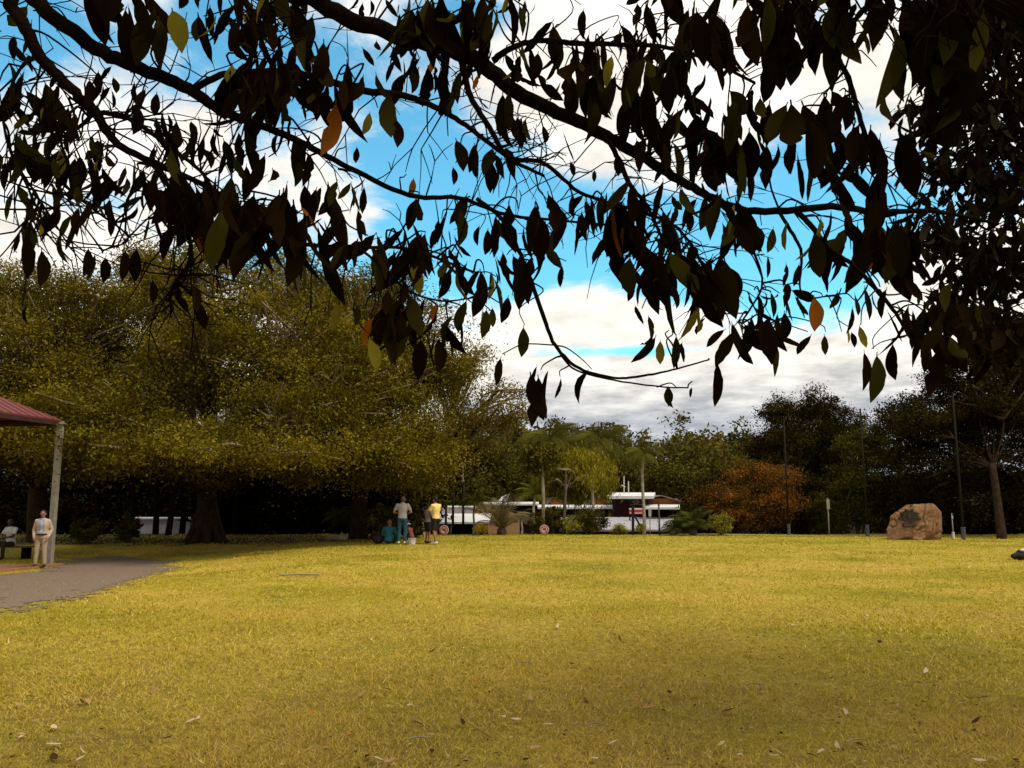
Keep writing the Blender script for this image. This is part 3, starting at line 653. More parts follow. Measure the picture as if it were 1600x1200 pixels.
tree('drooping_tree', 'light yellow green drooping tree in front of the market', G(880, 835),
     [blob(880, 735, 42.5, 36, 22), blob(925, 740, 42.5, 34, 28), blob(905, 722, 43, 38, 16), blob(945, 758, 42.5, 18, 22), blob(868, 755, 42.5, 22, 18), blob(905, 765, 43, 34, 16)],
     320, 85, .22, MT['weep'], MT['bark_palm'], .09, .86, limbs=.6, tbark=MT['bark_mid'], lumps=5, csize=.4, flat=1.2, shell=.5, droop=1.6, wr=.2, vis=.3)
g2 = G(926, 835); e = empty('bare_trunk', g2); tag(e, 'pale slender trunk under the right side of the drooping tree', 'tree')
MB().tube([g2-Vector((0, 0, .1)), P(927, 800, g2.y), P(925, 752, g2.y)], [.10, .085, .07], 8).build('trunk', MT['bark_palm'], e, True)
(V, F, T), _, _ = crown([blob(926, 748, g2.y, 20, 12)], 14, 46, .26, .5, 1.2, .4, 1.5, wr=.2); tag(link('crown', mesh_np('crown', V-np.array(g2), F, MT['weep'], T), e), kind='stuff')
g2 = G(848, 834.8); e = empty('bare_trunk', g2); tag(e, 'pale straight trunk left of the drooping tree with a small dull crown', 'tree')
MB().tube([g2-Vector((0, 0, .1)), P(849, 780, g2.y), P(847, 725, g2.y)], [.11, .09, .08], 8).build('trunk', MT['bark_palm'], e, True)
(V, F, T), _, _ = crown([blob(845, 715, g2.y, 28, 20)], 30, 46, .22, .5, .8, .4); tag(link('crown', mesh_np('crown', V-np.array(g2), F, MT['hill'], T), e), kind='stuff')
def shrub(name, label, g0, w_, h_, clumps, per, size, mat, group=None, dpt=None):
    g0 = Vector(g0); e = empty(name, g0); tag(e, label, 'shrub', group)
    (V, F, T), cen, _ = crown([(g0+Vector((0, 0, h_*.52)), (w_/2, dpt or w_/2, h_*.5))], clumps, per, size, max(.12, w_*.16), .8, .45, zmin=g0.z+.05)
    o = link('foliage', mesh_np('foliage', V-np.array(g0), F, mat, T), e); tag(o, kind='stuff')
    st = MB()
    for c in cen[::3]: st.tube([g0, g0.lerp(Vector(c), .5)+Vector((0, 0, .05)), Vector(c)], [.025, .018, .01], 4)
    st.build('stem', MT['bark_mid'], e); return e
shrub('shrub', 'rounded dark green shrub in front of the long pale roof', G(921, 835.2), 1.55, 1.25, 70, 70, .10, MT['bushy'])
shrub('shrub', 'rounded yellow green shrub before the left end of the awning', G(893, 835.1), .95, .85, 46, 60, .10, MT['yellow_green'])
shrub('shrub', 'upright green shrub beside the right-hand round sign', G(863, 834.6), 1.0, 1.3, 50, 60, .11, MT['bushy'])
shrub('shrub', 'leafy green shrub just left of the right-hand round sign', G(838, 835), .7, 1.0, 36, 55, .11, MT['bushy'])
shrub('flower_bush', 'low bush of bright golden yellow flowers', G(752, 836.4), .62, .42, 40, 60, .05, MT['yellow_flower'])
shrub('shrub', 'yellow green leafy shrub at the right of the cycad', G(1126, 836.6), 1.0, 1.0, 50, 55, .10, MT['yellow_green'])
shrub('shrub', 'small lime coloured shrub beside the black sign frame', G(1001, 836.2), .5, .38, 26, 50, .07, MT['yellow_green'])
shrub('shrub', 'low lime coloured plants at the lawn edge left of the black sign frame', G(968, 836), .75, .34, 30, 50, .07, MT['yellow_green'])
shrub('shrub', 'green shrub in the shade behind the seated person in blue', G(592, 843), 1.2, 1.45, 60, 60, .12, MT['bushy'])
shrub('shrub', 'dull green shrub in the shade behind the boy in grey', G(650, 841), .9, 1.5, 56, 60, .12, MT['bushy'])
shrub('shrub', 'tall leafy shrub rising dark behind the man in grey', G(618, 839), 1.4, 2.2, 80, 60, .13, MT['understory'])
shrub('shrub', 'dim green shrub in the shade right of the shelter post', G(136, 850), 1.1, 1.0, 46, 50, .13, MT['bushy'])
shrub('shrub', 'dim green shrub against the light left of the slender stems', G(200, 846), .9, 1.1, 40, 50, .13, MT['bushy'])
# ------------------------------------------------------------------ market buildings beyond the lawn (the ground falls away there)
def slab(px0, px1, pyf, Yf, pyb, Yb, th=.12, dx=0):
    """sloping sheet: front edge px0..px1 at (pyf,Yf), back edge at (pyb,Yb), shifted dx px at the back"""
    a, b = P(px0, pyf, Yf), P(px1, pyf, Yf); c, d = P(px1+dx, pyb, Yb), P(px0+dx, pyb, Yb)
    return MB().prism([a, b, c, d], (0, 0, -th))
def wall_box(px0, px1, pyt, pyb, Y, th=.2):
    a, b = P(px0, pyt, Y), P(px1, pyb, Y); return MB().box(((a.x+b.x)/2, Y+th/2, (a.z+b.z)/2), (abs(b.x-a.x), th, abs(a.z-b.z)))
def panel(px0, px1, pyt, pyb, Y, th=.04): return wall_box(px0, px1, pyt, pyb, Y, th)
def lowpt(px, Y): p = P(px, 800, Y); p.z = gz(p.x, Y); return p

# stall with white skillion roof (left)
e = empty('market_stall', lowpt(725, 46)); tag(e, 'low ochre stall with a bright white roof and dark open front', 'building')
slab(684, 764, 815.5, 44, 802.5, 47.5, .10, 4).build('roof', MT['white'], e)
wall_box(686, 703, 816, 866, 44.6).build('wall', MT['ochre'], e)
wall_box(690, 762, 811, 866, 47.2).build('wall', MT['dark'], e)  # coloured near-black for the shade behind the open front
for px in (705, 746): wall_box(px-1.5, px+1.5, 816, 866, 44.4, .1).build('post', MT['cream'], e)
# hall behind with mauve roof and tan gable
e = empty('market_hall', lowpt(760, 51)); tag(e, 'hall with dull mauve roof, tan timber gable and white ridge line', 'building')
slab(690, 748, 803.5, 49.5, 792, 52, .1).build('roof', MT['purple_roof'], e)
slab(694, 748, 792.2, 51.9, 790.2, 52.4, .16).build('ridge_cap', MT['white'], e)
g = MB(); Yg = 49; g.prism([P(738, 860, Yg), P(738, 803, Yg), P(748, 790, Yg), P(768, 788, Yg), P(812, 806, Yg), P(812, 860, Yg)], (0, .3, 0)); g.build('gable', MT['timber'], e)
for i in range(7):
    q = 745+i*8; MB().box(P(q, 806, Yg-.03), (.05, .05, .9)).build('batten', MT['timber'], e)
slab(748, 842, 787, 50, 784, 54, .1).build('roof', MT['white'], e)
wall_box(750, 842, 788, 860, 51).build('wall', MT['maroon_wall'], e)
d_ = MB(); c0 = P(787, 778, 50); d_.prism([c0+Vector((-.35, 0, -.2)), c0+Vector((.2, 0, -.15)), c0+Vector((.38, 0, .28)), c0+Vector((-.1, .2, .1))], (0, .12, 0)); d_.tube([c0-Vector((0, 0, .1)), c0-Vector((0, -.1, .4))], .04, 5); d_.build('roof_vent', MT['white'], e)
# central shop
e = empty('market_shop', lowpt(900, 52)); tag(e, 'long maroon market shop with a thin white verandah fascia behind the drooping tree', 'building')
wall_box(842, 952, 792, 862, 50).build('wall', MT['maroon_wall'], e)
slab(840, 957, 792.5, 48, 788.5, 51, .1).build('verandah_roof', MT['white'], e)
for (a, b) in ((858, 882), (922, 950)):
    MB().prism([P(a, 789, 51), P(b+4, 788, 51), P((a+b)/2-6, 778.5, 51)], (0, 3, 0)).build('gable', MT['orange_wall'], e)
    MB().prism([P(a-3, 789, 50.8), P((a+b)/2-6, 777.5, 50.8), P(b+8, 788, 50.8), P(b+8, 787, 50.8), P((a+b)/2-6, 776.5, 50.8), P(a-3, 788, 50.8)], (0, 3.4, 0)).build('gable_roof', MT['purple_roof'], e)
for i in range(6):
    a = 850+i*17; f = panel(a, a+10, 795, 805, 49.95, .06).build('window', MT['glass'], e); panel(a-1, a+11, 805, 806.2, 49.9, .1).build('sill', MT['timber'], f)
for i in range(7): wall_box(846+i*17.5, 847.6+i*17.5, 792, 860, 48.2, .09).build('post', MT['timber'], e)
# building with the raised white roof
e = empty('market_building', lowpt(1000, 50)); tag(e, 'maroon building with raised white roof and orange timber wall beside it', 'building')
wall_box(960, 1022, 774, 862, 48.5).build('wall', MT['maroon_wall'], e)
slab(949, 1021, 775, 47, 769.5, 51, .16, 3).build('raised_roof', MT['white'], e)
wall_box(1021, 1062, 779, 862, 49).build('side_wall', MT['orange_wall'], e)
MB().prism([P(1018, 778, 48.6), P(1034, 775, 48.6), P(1068, 785, 48.6), P(1068, 783.4, 48.6), P(1034, 773.6, 48.6), P(1018, 776.6, 48.6)], (0, 3.2, 0)).build('side_roof', MT['purple_roof'], e)
slab(1006, 1062, 792.5, 46.5, 787.8, 48.9, .12).build('verandah_roof', MT['white'], e)
wall_box(1007, 1062, 793, 862, 48).build('shop_front', MT['maroon_wall'], e)
for i in range(9): wall_box(1010+i*5.6, 1010.6+i*5.6, 793.5, 808, 47.95, .05).build('board_joint', MT['dark'], e)
for a in (1022, 1034): f = panel(a, a+8, 796, 807, 47.9, .06).build('window', MT['glass'], e)
d2 = panel(1015, 1020, 796, 826, 47.9, .06).build('door', plain('grey_door', (.40, .38, .34), None, 3, .6), e); MB().box(P(1019.2, 806, 47.86), (.04, .05, .14)).build('handle', MT['black'], d2)
for (px, t0) in ((955, 745), (975, 744), (982, 752)):
    q = P(px, 770, 49); r_ = P(px, t0, 49); o = empty('antenna_mast', q); tag(o, ['thin pale mast left of the two on the raised roof', 'tall thin mast with crossbar on the raised roof', 'short thin mast on the raised roof'][(955, 975, 982).index(px)], 'mast')
    MB().tube([q-Vector((0, 0, .25)), r_], .03, 5).build('mast', MT['white'], o)
    if px == 975: MB().tube([P(971, 758, 49), P(977, 761, 49)], .025, 5).build('crossbar', MT['white'], o)
# long pale awning roof below
e = empty('awning', lowpt(965, 46)); tag(e, 'long pale grey awning roof low behind the lawn edge', 'awning')
n = 34
for i in range(n):          # separate roofing sheets, each slightly uneven
    x0 = 876+i*5.2; 
    sh = slab(x0, x0+5.05, 827.3+random.uniform(-.15, .15), 44.0, 808+random.uniform(-.15, .15), 47.2, .05); sh.build('roof_sheet', MT['off_white'], e)
slab(874, 1054, 829.2, 43.95, 828.0, 44.0, .06).build('gutter', plain('brown_gutter', (.16, .11, .09), None, 4, .6), e)
for i in range(8): wall_box(880+i*24, 882+i*24, 829, 880, 44.3, .09).build('post', MT['timber'], e)
wall_box(874, 1054, 812, 880, 47.3).build('shade_backing', MT['dark'], e)  # dark sheet standing in for the shade under the awning
# signs on the building
def sign_red():
    e = empty('shop_sign', P(995, 803, 46.2)); tag(e, 'red shop sign with a white top band and small white lettering', 'sign')
    panel(983, 1007, 796.5, 803.5, 46.2, .06).build('board', MT['red'], e); panel(983, 1007, 793.8, 796.4, 46.19, .07).build('top_band', MT['white'], e)
    b = MB(); x = 984.0
    for wd_ in (2.0, 1.6, 0, 1.8, 1.2, 2.2, 1.5, 1.3, 1.7, 1.1):
        if wd_: b.box(P(x+wd_/2, 801.6, 46.17), (wd_*.036, .02, random.uniform(.045, .06)))
        x += wd_+.55
    b.build('lettering', MT['white'], e)
    for px in (984, 1006): MB().tube([P(px, 804, 46.3), P(px, 862, 46.3)], .04, 5).build('post', MT['black'], e)
sign_red()
e = empty('oval_sign', P(993, 790, 48.3)); tag(e, 'dark sign board with a pale oval emblem under the raised roof', 'sign')
panel(982, 1006, 779, 790.5, 48.3, .08).build('board', plain('dark_green_board', (.03, .035, .02), None, 4, .6), e)
ov = [P(993.5, 784, 48.28)+Vector((math.cos(a)*.20, 0, math.sin(a)*.11)) for a in [i*2*math.pi/20 for i in range(20)]]; MB().prism(ov, (0, .04, 0)).build('emblem', plain('pale_emblem', (.50, .42, .33), None, 6, .6), e)
MB().prism([p.lerp(P(993.5, 784, 48.27), .35)+Vector((0, -.012, 0)) for p in ov], (0, .02, 0)).build('emblem_centre', plain('brown_emblem', (.22, .09, .05), None, 6, .6), e)
for i in range(6): MB().box(P(985.5+i*3.2, 788.2, 48.27), (.06, .03, .045)).build('lettering', MT['cream'], e)
e = empty('notice', P(1051, 798, 47.8)); tag(e, 'small pale yellow notice on the maroon shop front', 'sign'); panel(1047, 1056, 794.6, 798.2, 47.84, .05).build('board', plain('pale_yellow', (.62, .55, .22), None, 4, .6), e)
MB().box(P(1051.5, 796, 47.82), (.22, .02, .025)).box(P(1051, 797.2, 47.82), (.16, .02, .02)).build('lettering', MT['bark_mid'], e)
# pale wall glimpsed through the trunks
e = empty('low_wall', on(250, 838, 46)); tag(e, 'pale sunlit low wall glimpsed between slender stems under the figs', 'wall')
g = MB(); g.prism([P(205, 870, 44.5), P(205, 809, 44.5), P(255, 810, 44.5), P(296, 816, 44.5), P(299, 870, 44.5)], (0, .25, 0)); g.build('wall', MT['off_white'], e)
slab(203, 298, 809, 44.4, 808, 44.9, .08).build('coping', MT['white'], e)

# ------------------------------------------------------------------ poles, posts and small signs
def vpole(px, pyb, pyt, r, mat, name, label, cat='pole', sleeve=None, Y=None, cap=True, lean=0):
    b = G(px, pyb) if Y is None else on(px, pyb, Y); t = P(px, pyt, b.y); t.x = b.x+lean
    e = empty(name, b); tag(e, label, cat)
    MB().tube([b-Vector((0, 0, .1)), b.lerp(t, .5), t], [r*1.15, r, r*.85], 8).build('pole', mat, e, True)
    if cap: MB().ball(t, r*1.3, 8, 5).build('cap', mat, e, True)
    if sleeve: MB().tube([b-Vector((0, 0, .06)), b+Vector((0, 0, sleeve))], r*1.9, 8).tube([b+Vector((0, 0, sleeve)), b+Vector((0, 0, sleeve+.03))], r*2.3, 8).build('sleeve', MT['sleeve'], e)
    return e
vpole(1233, 836.2, 656, .04, MT['green_steel'], 'net_pole', 'tall thin steel pole rising beside the rust shrub', sleeve=.5)
vpole(1356, 838.3, 640, .04, MT['green_steel'], 'net_pole', 'tall thin steel pole left of the boulder', sleeve=.5)
vpole(1506, 843.6, 615, .045, MT['green_steel'], 'net_pole', 'tall thin steel pole right of the boulder', sleeve=.5)
e = vpole(1296, 836.8, 780, .03, MT['galv'], 'sign_post', 'short post with a narrow weathered panel between two tall poles', 'sign')
b = G(1296, 836.8); MB().box((b.x, b.y-.05, P(1296, 788, b.y).z), (.15, .03, .46)).build('panel', plain('weathered_panel', (.30, .26, .18), None, 5, .6), e)
e = vpole(1490, 842.2, 803, .022, MT['galv'], 'marker_post', 'slim marker post with a white lower sleeve right of the boulder', 'post')
b = G(1490, 842.2); MB().tube([b, b+Vector((0, 0, .30))], .055, 8).build('white_sleeve', MT['white'], e); MB().box((b.x, b.y-.02, b.z+.92), (.06, .05, .14)).build('tap_head', MT['off_white'], e)
vpole(1030.5, 836.4, 789.5, .04, MT['bark_mid'], 'timber_post', 'plain brown timber post in front of the long awning', 'post')
e = vpole(1016, 836.3, 796, .022, MT['galv'], 'sign_post', 'thin post with a small pale panel before the awning', 'sign'); b = G(1016, 836.3); MB().box((b.x, b.y-.04, P(1016, 801.5, b.y).z), (.13, .025, .32)).build('panel', MT['off_white'], e)
e = empty('notice_stand', G(989, 836.2)); tag(e, 'black timber sign frame with a slanting brace at the lawn edge', 'sign'); b = G(989, 836.2); yb = b.y
MB().tube([b-Vector((0, 0, .1)), P(989, 789, yb)], .07, 6).build('post', MT['black'], e); MB().tube([P(992, 807, yb), P(1009, 836, yb)], .045, 6).build('brace', MT['black'], e)
for (px, pyb, pyt, lab) in ((696.5, 836.6, 791, 'short black post left of the lamp post'), (707.5, 836.2, 760, 'black post between the short one and the lamp post')):
    vpole(px, pyb, pyt, .06, MT['black'], 'black_post', lab, 'post', Y=41)
e = vpole(723.5, 836, 752, .06, MT['black'], 'lamp_post', 'black lamp post with a thin white upper pole', 'lamp post', Y=41); b = on(723.5, 836, 41)
MB().tube([P(723.5, 752, 41), P(723.5, 720, 41)], .03, 6).build('upper_pole', MT['white'], e); MB().ball(P(723.5, 718, 41), (.09, .09, .12)).build('lamp_head', MT['white'], e, True); MB().ball(P(723.5, 752, 41), .09).build('collar', MT['off_white'], e, True)
def round_sign(px, py, label):
    b = G(px, py); e = empty('round_sign', b); tag(e, label, 'sign'); c = P(px, py-9.5, b.y)
    MB().tube([b-Vector((0, 0, .05)), c], .025, 6).build('stake', MT['galv'], e)
    def disc(r, y, th, n=28): return MB().prism([c+Vector((math.cos(a)*r, y, math.sin(a)*r)) for a in [i*2*math.pi/n for i in range(n)]], (0, th, 0))
    disc(.215, -.045, .03).build('disc', MT['white'], e)
    ring = MB(); n = 28
    for i in range(n):
        a, a2 = i*2*math.pi/n, (i+1)*2*math.pi/n
        ring.prism([c+Vector((math.cos(q)*r, -.062, math.sin(q)*r)) for q, r in ((a, .19), (a2, .19), (a2, .145), (a, .145))], (0, .015, 0))
    ring.build('red_ring', MT['red'], e)
    bar = MB(); d = Vector((.7, 0, -.7)); nn_ = Vector((.7, 0, .7))*.022
    bar.prism([c-d*.15+nn_+Vector((0, -.060, 0)), c+d*.15+nn_+Vector((0, -.060, 0)), c+d*.15-nn_+Vector((0, -.060, 0)), c-d*.15-nn_+Vector((0, -.060, 0))], (0, .012, 0)); bar.build('red_bar', MT['red'], e)
    pic = MB(); pic.box(c+Vector((0, -.05, -.005)), (.17, .012, .05)).box(c+Vector((.03, -.05, .05)), (.06, .012, .05)); pic.build('pictogram', MT['black'], e)
round_sign(694, 837.5, 'round red and white prohibition sign behind the man in yellow')
round_sign(850.5, 836.6, 'round red and white prohibition sign by the green shrubs at the lawn centre')
e = empty('cream_bench', G(664, 839.5)); tag(e, 'cream painted bench end with ochre rails behind the boy in grey', 'bench'); b = G(664, 839.5); yb = b.y
for px in (663.5, 640): MB().box((P(px, 825, yb).x, yb, (b.z+P(px, 811, yb).z)/2), (.16, .5, P(px, 811, yb).z-b.z)).build('end_panel', MT['cream'], e)
for pz in (823.5, 830): MB().box(((P(640, 825, yb).x+P(663, 825, yb).x)/2, yb-.1, P(650, pz, yb).z), (.78, .12, .05)).build('rail', MT['ochre'], e)
MB().box((P(652, 825, yb).x, yb+.08, b.z+.36), (.62, .34, .05)).build('seat', MT['ochre'], e)
# log by the fern
g0 = G(527, 845); e = empty('log', g0); tag(e, 'pale weathered log lying below the fern', 'log')
MB().tube([g0+Vector((-.42, 0, .10)), g0+Vector((0, .03, .13)), g0+Vector((.42, .02, .11))], [.13, .12, .10], 10).build('wood', MT['bark_pale'], e, True); MB().tube([g0+Vector((.1, 0, .2)), g0+Vector((.2, -.05, .36))], [.04, .025], 6).build('stub', MT['bark_pale'], e)

# ------------------------------------------------------------------ memorial boulder
def boulder():
    g0 = G(1424, 844); Yb = g0.y; e = empty('memorial_boulder', g0); tag(e, 'big pinkish brown memorial boulder with dark bronze emblem and plate', 'boulder')
    fr = [(1387, 846), (1386, 828), (1391, 807), (1416, 789), (1434, 787.5), (1457, 786), (1464, 795), (1458, 822), (1441, 846)]
    pts = [P(a, b, Yb) for a, b in fr]+[P(a+c, b+d, Yb+1.1) for (a, b), (c, d) in zip(fr, ((6, 2), (6, 0), (8, 4), (6, 4), (6, 3), (5, 4), (7, 5), (14, 0), (30, 0)))]+[P(1430, 816, Yb-.14), P(1400, 820, Yb-.10), P(1445, 800, Yb-.10), P(1420, 838, Yb-.15)]
    bm = bmesh.new()
    for p in pts: bm.verts.new(p-g0)
    bmesh.ops.convex_hull(bm, input=bm.verts); bmesh.ops.triangulate(bm, faces=bm.faces)
    for _ in range(5):
        ed = [x for x in bm.edges if x.calc_length() > .05]
        bmesh.ops.subdivide_edges(bm, edges=ed, cuts=1, use_grid_fill=True); bmesh.ops.triangulate(bm, faces=bm.faces)
        if len(bm.verts) > 9000: break
    bm.normal_update()
    from mathutils import noise as ns
    for v in bm.verts:
        p = v.co*1.0; a = ns.fractal(p*2.1, 1.0, 2.0, 5); c = abs(ns.noise(p*1.6+Vector((3, 1, 7)))); 
        keep = .35 if (v.co.y < .05 and abs(v.co.x+.03) < .42 and .45 < v.co.z < 1.35) else 1
        v.co += v.normal*(a*.042-.07*max(0, .10-c)/.10)*keep
    me = bpy.data.meshes.new('stone'); bm.to_mesh(me); bm.free()
    m = plain('pink_brown_stone', (.30, .172, .088), (.15, .078, .040), 4.0, .95, 1.0, 9, spec=.03); me.materials.append(m); link('stone', me, e)
    br = plain('dark_bronze', (.055, .045, .030), (.03, .025, .018), 12, .45, metal=.6)
    k = Yb/FPX; yf = Yb-.20
    def q(a, b, y=yf): return P(a, b, y)
    c = q(1423, 812.5)
    em = MB()
    for i in range(11):          # fan of rays
        a = R(8+i*16.4); L = .46 if i % 2 == 0 else .40; d = Vector((math.cos(a), 0, math.sin(a))); s = Vector((-d.z, 0, d.x))*.035
        em.prism([c+d*.06+s*.6, c+d*L*.9+s*1.25, c+d*L, c+d*L*.9-s*1.25, c+d*.06-s*.6], (0, .16, 0))
    o = em.build('emblem_rays', br, e)
    MB().prism([c+Vector((math.cos(t)*.15, -.03, .14+math.sin(t)*.13)) for t in [i*2*math.pi/16 for i in range(16)]], (0, .1, 0)).build('emblem_crown', br, o)
    sc = MB()
    for i in range(9):
        t0, t1 = -1+i*2/9, -1+(i+1)*2/9
        f = lambda t: c+Vector((t*.33, -.02, -.06+.07*t*t))
        sc.prism([f(t0), f(t1), f(t1)+Vector((0, 0, .085)), f(t0)+Vector((0, 0, .085))], (0, .14, 0))
    sc.build('emblem_scroll', br, o)
    pl = MB().prism([q(1411.5, 823.3), q(1432, 823.3), q(1432, 817.6), q(1411.5, 817.6)], (0, .14, 0)).build('plate', br, e)
    ln = MB(); pale = plain('worn_bronze', (.16, .13, .09), None, 10, .4, metal=.5)
    for (y_, ws) in ((819.4, (2.6, 3.4, 1.5, 4.0, 2.2)), (821.6, (3.2, 1.4, 2.8, 2.4))):
        x = 1413.2
        for w_ in ws: ln.prism([q(x, y_+.45, yf-.012), q(x+w_, y_+.45, yf-.012), q(x+w_, y_-.4, yf-.012), q(x, y_-.4, yf-.012)], (0, .02, 0)); x += w_+.7
    ln.build('inscription', pale, pl)
boulder()

# ------------------------------------------------------------------ people
DG = bpy.context.evaluated_depsgraph_get
def remesh(mb, name, mat, parent, vox, sm=3):
    me = mb.mesh(name+'_raw', mat); o = bpy.data.objects.new('tmp', me); COL.objects.link(o)
    m = o.modifiers.new('r', 'REMESH'); m.mode = 'VOXEL'; m.voxel_size = vox
    m2 = o.modifiers.new('s', 'SMOOTH'); m2.iterations = sm; m2.factor = .5
    bpy.context.view_layer.update(); me2 = bpy.data.meshes.new_from_object(o.evaluated_get(DG())); me2.name = name
    bpy.data.objects.remove(o); me2.polygons.foreach_set('use_smooth', [True]*len(me2.polygons))
    if not me2.materials: me2.materials.append(mat)
    return link(name, me2, parent)
def cap(mb, a, ra, b, rb, n=10):
    a, b = Vector(a), Vector(b); mb.tube([a, b], [ra, rb], n); mb.ball(a, ra, 10, 6); mb.ball(b, rb, 10, 6)
CL = {}
def cloth(name, c, c2=None): 
    if name not in CL: CL[name] = plain(name, c, c2 or tuple(x*.75 for x in c), 9, .9, .25, 25)
    return CL[name]
def person(label, loc, rz, h, J, skin, hair, shirt, trousers, shoes, sleeve='short', leg='long', jacket=None, belt=None, face=False, hat=None, group=None, hair_long=False):
    e = empty('person', loc, rz); tag(e, label, 'person', group); s = h/1.72
    D = dict(hip=(0, 0, .93), chest=(0, 0, 1.30), neck=(0, 0, 1.47), head=(0, .02, 1.60), hipR=(.09, 0, .90), hipL=(-.09, 0, .90), kneeR=(.105, .02, .50), kneeL=(-.105, .02, .50), ankR=(.11, -.02, .09), ankL=(-.11, -.02, .09),
             shR=(.19, 0, 1.40), shL=(-.19, 0, 1.40), elR=(.26, -.03, 1.13), elL=(-.26, -.03, 1.13), wrR=(.28, .08, .90), wrL=(-.28, .08, .90), toeR=(.02, .17, -.05), toeL=(-.02, .17, -.05), look=(0, 1, 0))
    D.update(J); D = {k: Vector(v)*(1 if k == 'look' else s) for k, v in D.items()}
    look = D['look'].normalized()
    mb = MB(); up = Vector((0, 0, 1)); side = look.cross(up).normalized()
    def torso(mb, f, low=True):
        hip, ch = D['hip'], D['chest']; ax = (D['neck']-hip).normalized()
        n = 9; prof = [(.155, .115), (.158, .118), (.148, .108), (.142, .102), (.150, .106), (.165, .115), (.172, .115), (.15, .095), (.085, .07)]
        b0 = len(mb.v); sd_ = (D['shR']-D['shL']).normalized(); fw = up.cross(sd_) if abs(ax.z) > .5 else Vector((0, 1, 0)); fw = ax.cross(sd_).normalized()*-1
        for i, (a, b) in enumerate(prof):
            t = i/(n-1); p = hip-ax*.06*s+(D['neck']-hip+ax*.07*s)*t
            for k in range(14):
                an = 2*math.pi*k/14; mb.v.append(tuple(p+(sd_*math.cos(an)*a+fw*math.sin(an)*b)*s*f))
        for i in range(n-1):
            for k in range(14): k2 = (k+1) % 14; mb.f.append((b0+i*14+k, b0+i*14+k2, b0+(i+1)*14+k2, b0+(i+1)*14+k))
        mb.f.append(tuple(b0+k for k in range(14))[::-1]); mb.f.append(tuple(b0+(n-1)*14+k for k in range(14)))
    torso(mb, .93); cap(mb, D['neck']-Vector((0, 0, .04*s)), .058*s, D['head']-Vector((0, 0, .06*s)), .052*s)
    H = D['head']; mb.ball(H+Vector((0, 0, .02*s)), (.076*s, .094*s, .10*s), 14, 10); mb.ball(H+look*.025*s-Vector((0, 0, .065*s)), (.055*s, .06*s, .055*s))
    mb.ball(H+look*.10*s-Vector((0, 0, .012*s)), (.014*s, .02*s, .024*s)); 
    for q in (-1, 1): mb.ball(H+side*q*.078*s, (.014*s, .022*s, .032*s))
    for q in 'RL':
        sh, el, wr = D['sh'+q], D['el'+q], D['wr'+q]
        cap(mb, sh, .055*s, el, .040*s); cap(mb, el, .040*s, wr, .027*s)
        d = (wr-el).normalized(); pal = wr+d*.06*s; cap(mb, wr, .026*s, pal, .034*s)
        a = d.cross(up if abs(d.z) < .8 else Vector((0, 1, 0))).normalized(); sg = 1 if q == 'R' else -1
        cr = a.cross(d).normalized()
        for k, fl in enumerate((.068, .078, .072, .056)):
            b0 = pal+a*(.026-.0175*k)*s; m1 = b0+d*fl*.55*s+cr*.006*s; cap(mb, b0, .0095*s, m1, .009*s, 6); cap(mb, m1, .009*s, m1+(d*.8-cr*.6*sg).normalized()*fl*.5*s, .008*s, 6)
        th = wr+d*.03*s+a*.03*s; cap(mb, th, .011*s, th+(d*.6+a*.8).normalized()*.05*s, .009*s, 6)
        hp, kn, an = D['hip'+q], D['knee'+q], D['ank'+q]
        cap(mb, hp, .085*s, kn, .056*s); cap(mb, kn, .055*s, kn.lerp(an, .35), .056*s); cap(mb, kn.lerp(an, .35), .056*s, an, .036*s); cap(mb, an-Vector((0, 0, .03*s)), .038*s, an+D['toe'+q], .034*s)
    remesh(mb, 'body', skin, e, .0125*s, 2)
    # shirt
    mb = MB(); torso(mb, 1.03 if jacket else 1.10); cq = .82 if jacket else 1
    for q in 'RL':
        sh, el, wr = D['sh'+q], D['el'+q], D['wr'+q]; cap(mb, sh.lerp(D['chest'], .25), .085*s*cq, sh, .070*s*cq)
        if sleeve == 'short': mb.tube([sh, sh.lerp(el, .75)], [.070*s, .062*s], 12)
        else: cap(mb, sh, .070*s*cq, el, .056*s*cq); cap(mb, el, .056*s*cq, wr.lerp(el, .05), .042*s)
    sho = remesh(mb, 'shirt', shirt, e, .017*s, 2)
    if jacket:
        mb = MB(); torso(mb, 1.16)
        for q in 'RL':
            sh, el, wr = D['sh'+q], D['el'+q], D['wr'+q]; cap(mb, sh.lerp(D['chest'], .25), .085*s, sh-Vector((0, 0, .015*s)), .064*s); cap(mb, sh-Vector((0, 0, .015*s)), .064*s, el, .056*s); cap(mb, el, .056*s, wr, .048*s)
        j = remesh(mb, 'jacket', jacket, e, .016*s, 2)
        bm = bmesh.new(); bm.from_mesh(j.data)       # open front
        kill = [f for f in bm.faces if f.calc_center_median().y > .03 and abs(f.calc_center_median().x) < (.07+.035*(f.calc_center_median().z/s-1.2))*s and f.calc_center_median().z > .86*s]
        bmesh.ops.delete(bm, geom=kill, context='FACES'); bm.to_mesh(j.data); bm.free()
    mb = MB(); f = 1.14
    mb.ball(D['hip']-Vector((0, 0, .02*s)), (.172*s, .135*s, .12*s), 14, 8)
    for q in 'RL':
        hp, kn, an = D['hip'+q], D['knee'+q], D['ank'+q]; cap(mb, hp, .103*s, hp.lerp(kn, .5), .088*s)
        if leg == 'long': cap(mb, hp.lerp(kn, .5), .088*s, kn, .073*s); cap(mb, kn, .073*s, an+Vector((0, 0, .02*s)), .058*s)
        else: mb.tube([hp, hp.lerp(kn, .95)], [.104*s, .092*s], 12)
    remesh(mb, 'trousers' if leg == 'long' else 'shorts', trousers, e, .017*s, 2)
    if belt: MB().tube([D['hip']+Vector((0, 0, .045*s)), D['hip']+Vector((0, 0, .085*s))], .176*s, 16).local('belt', belt, e)
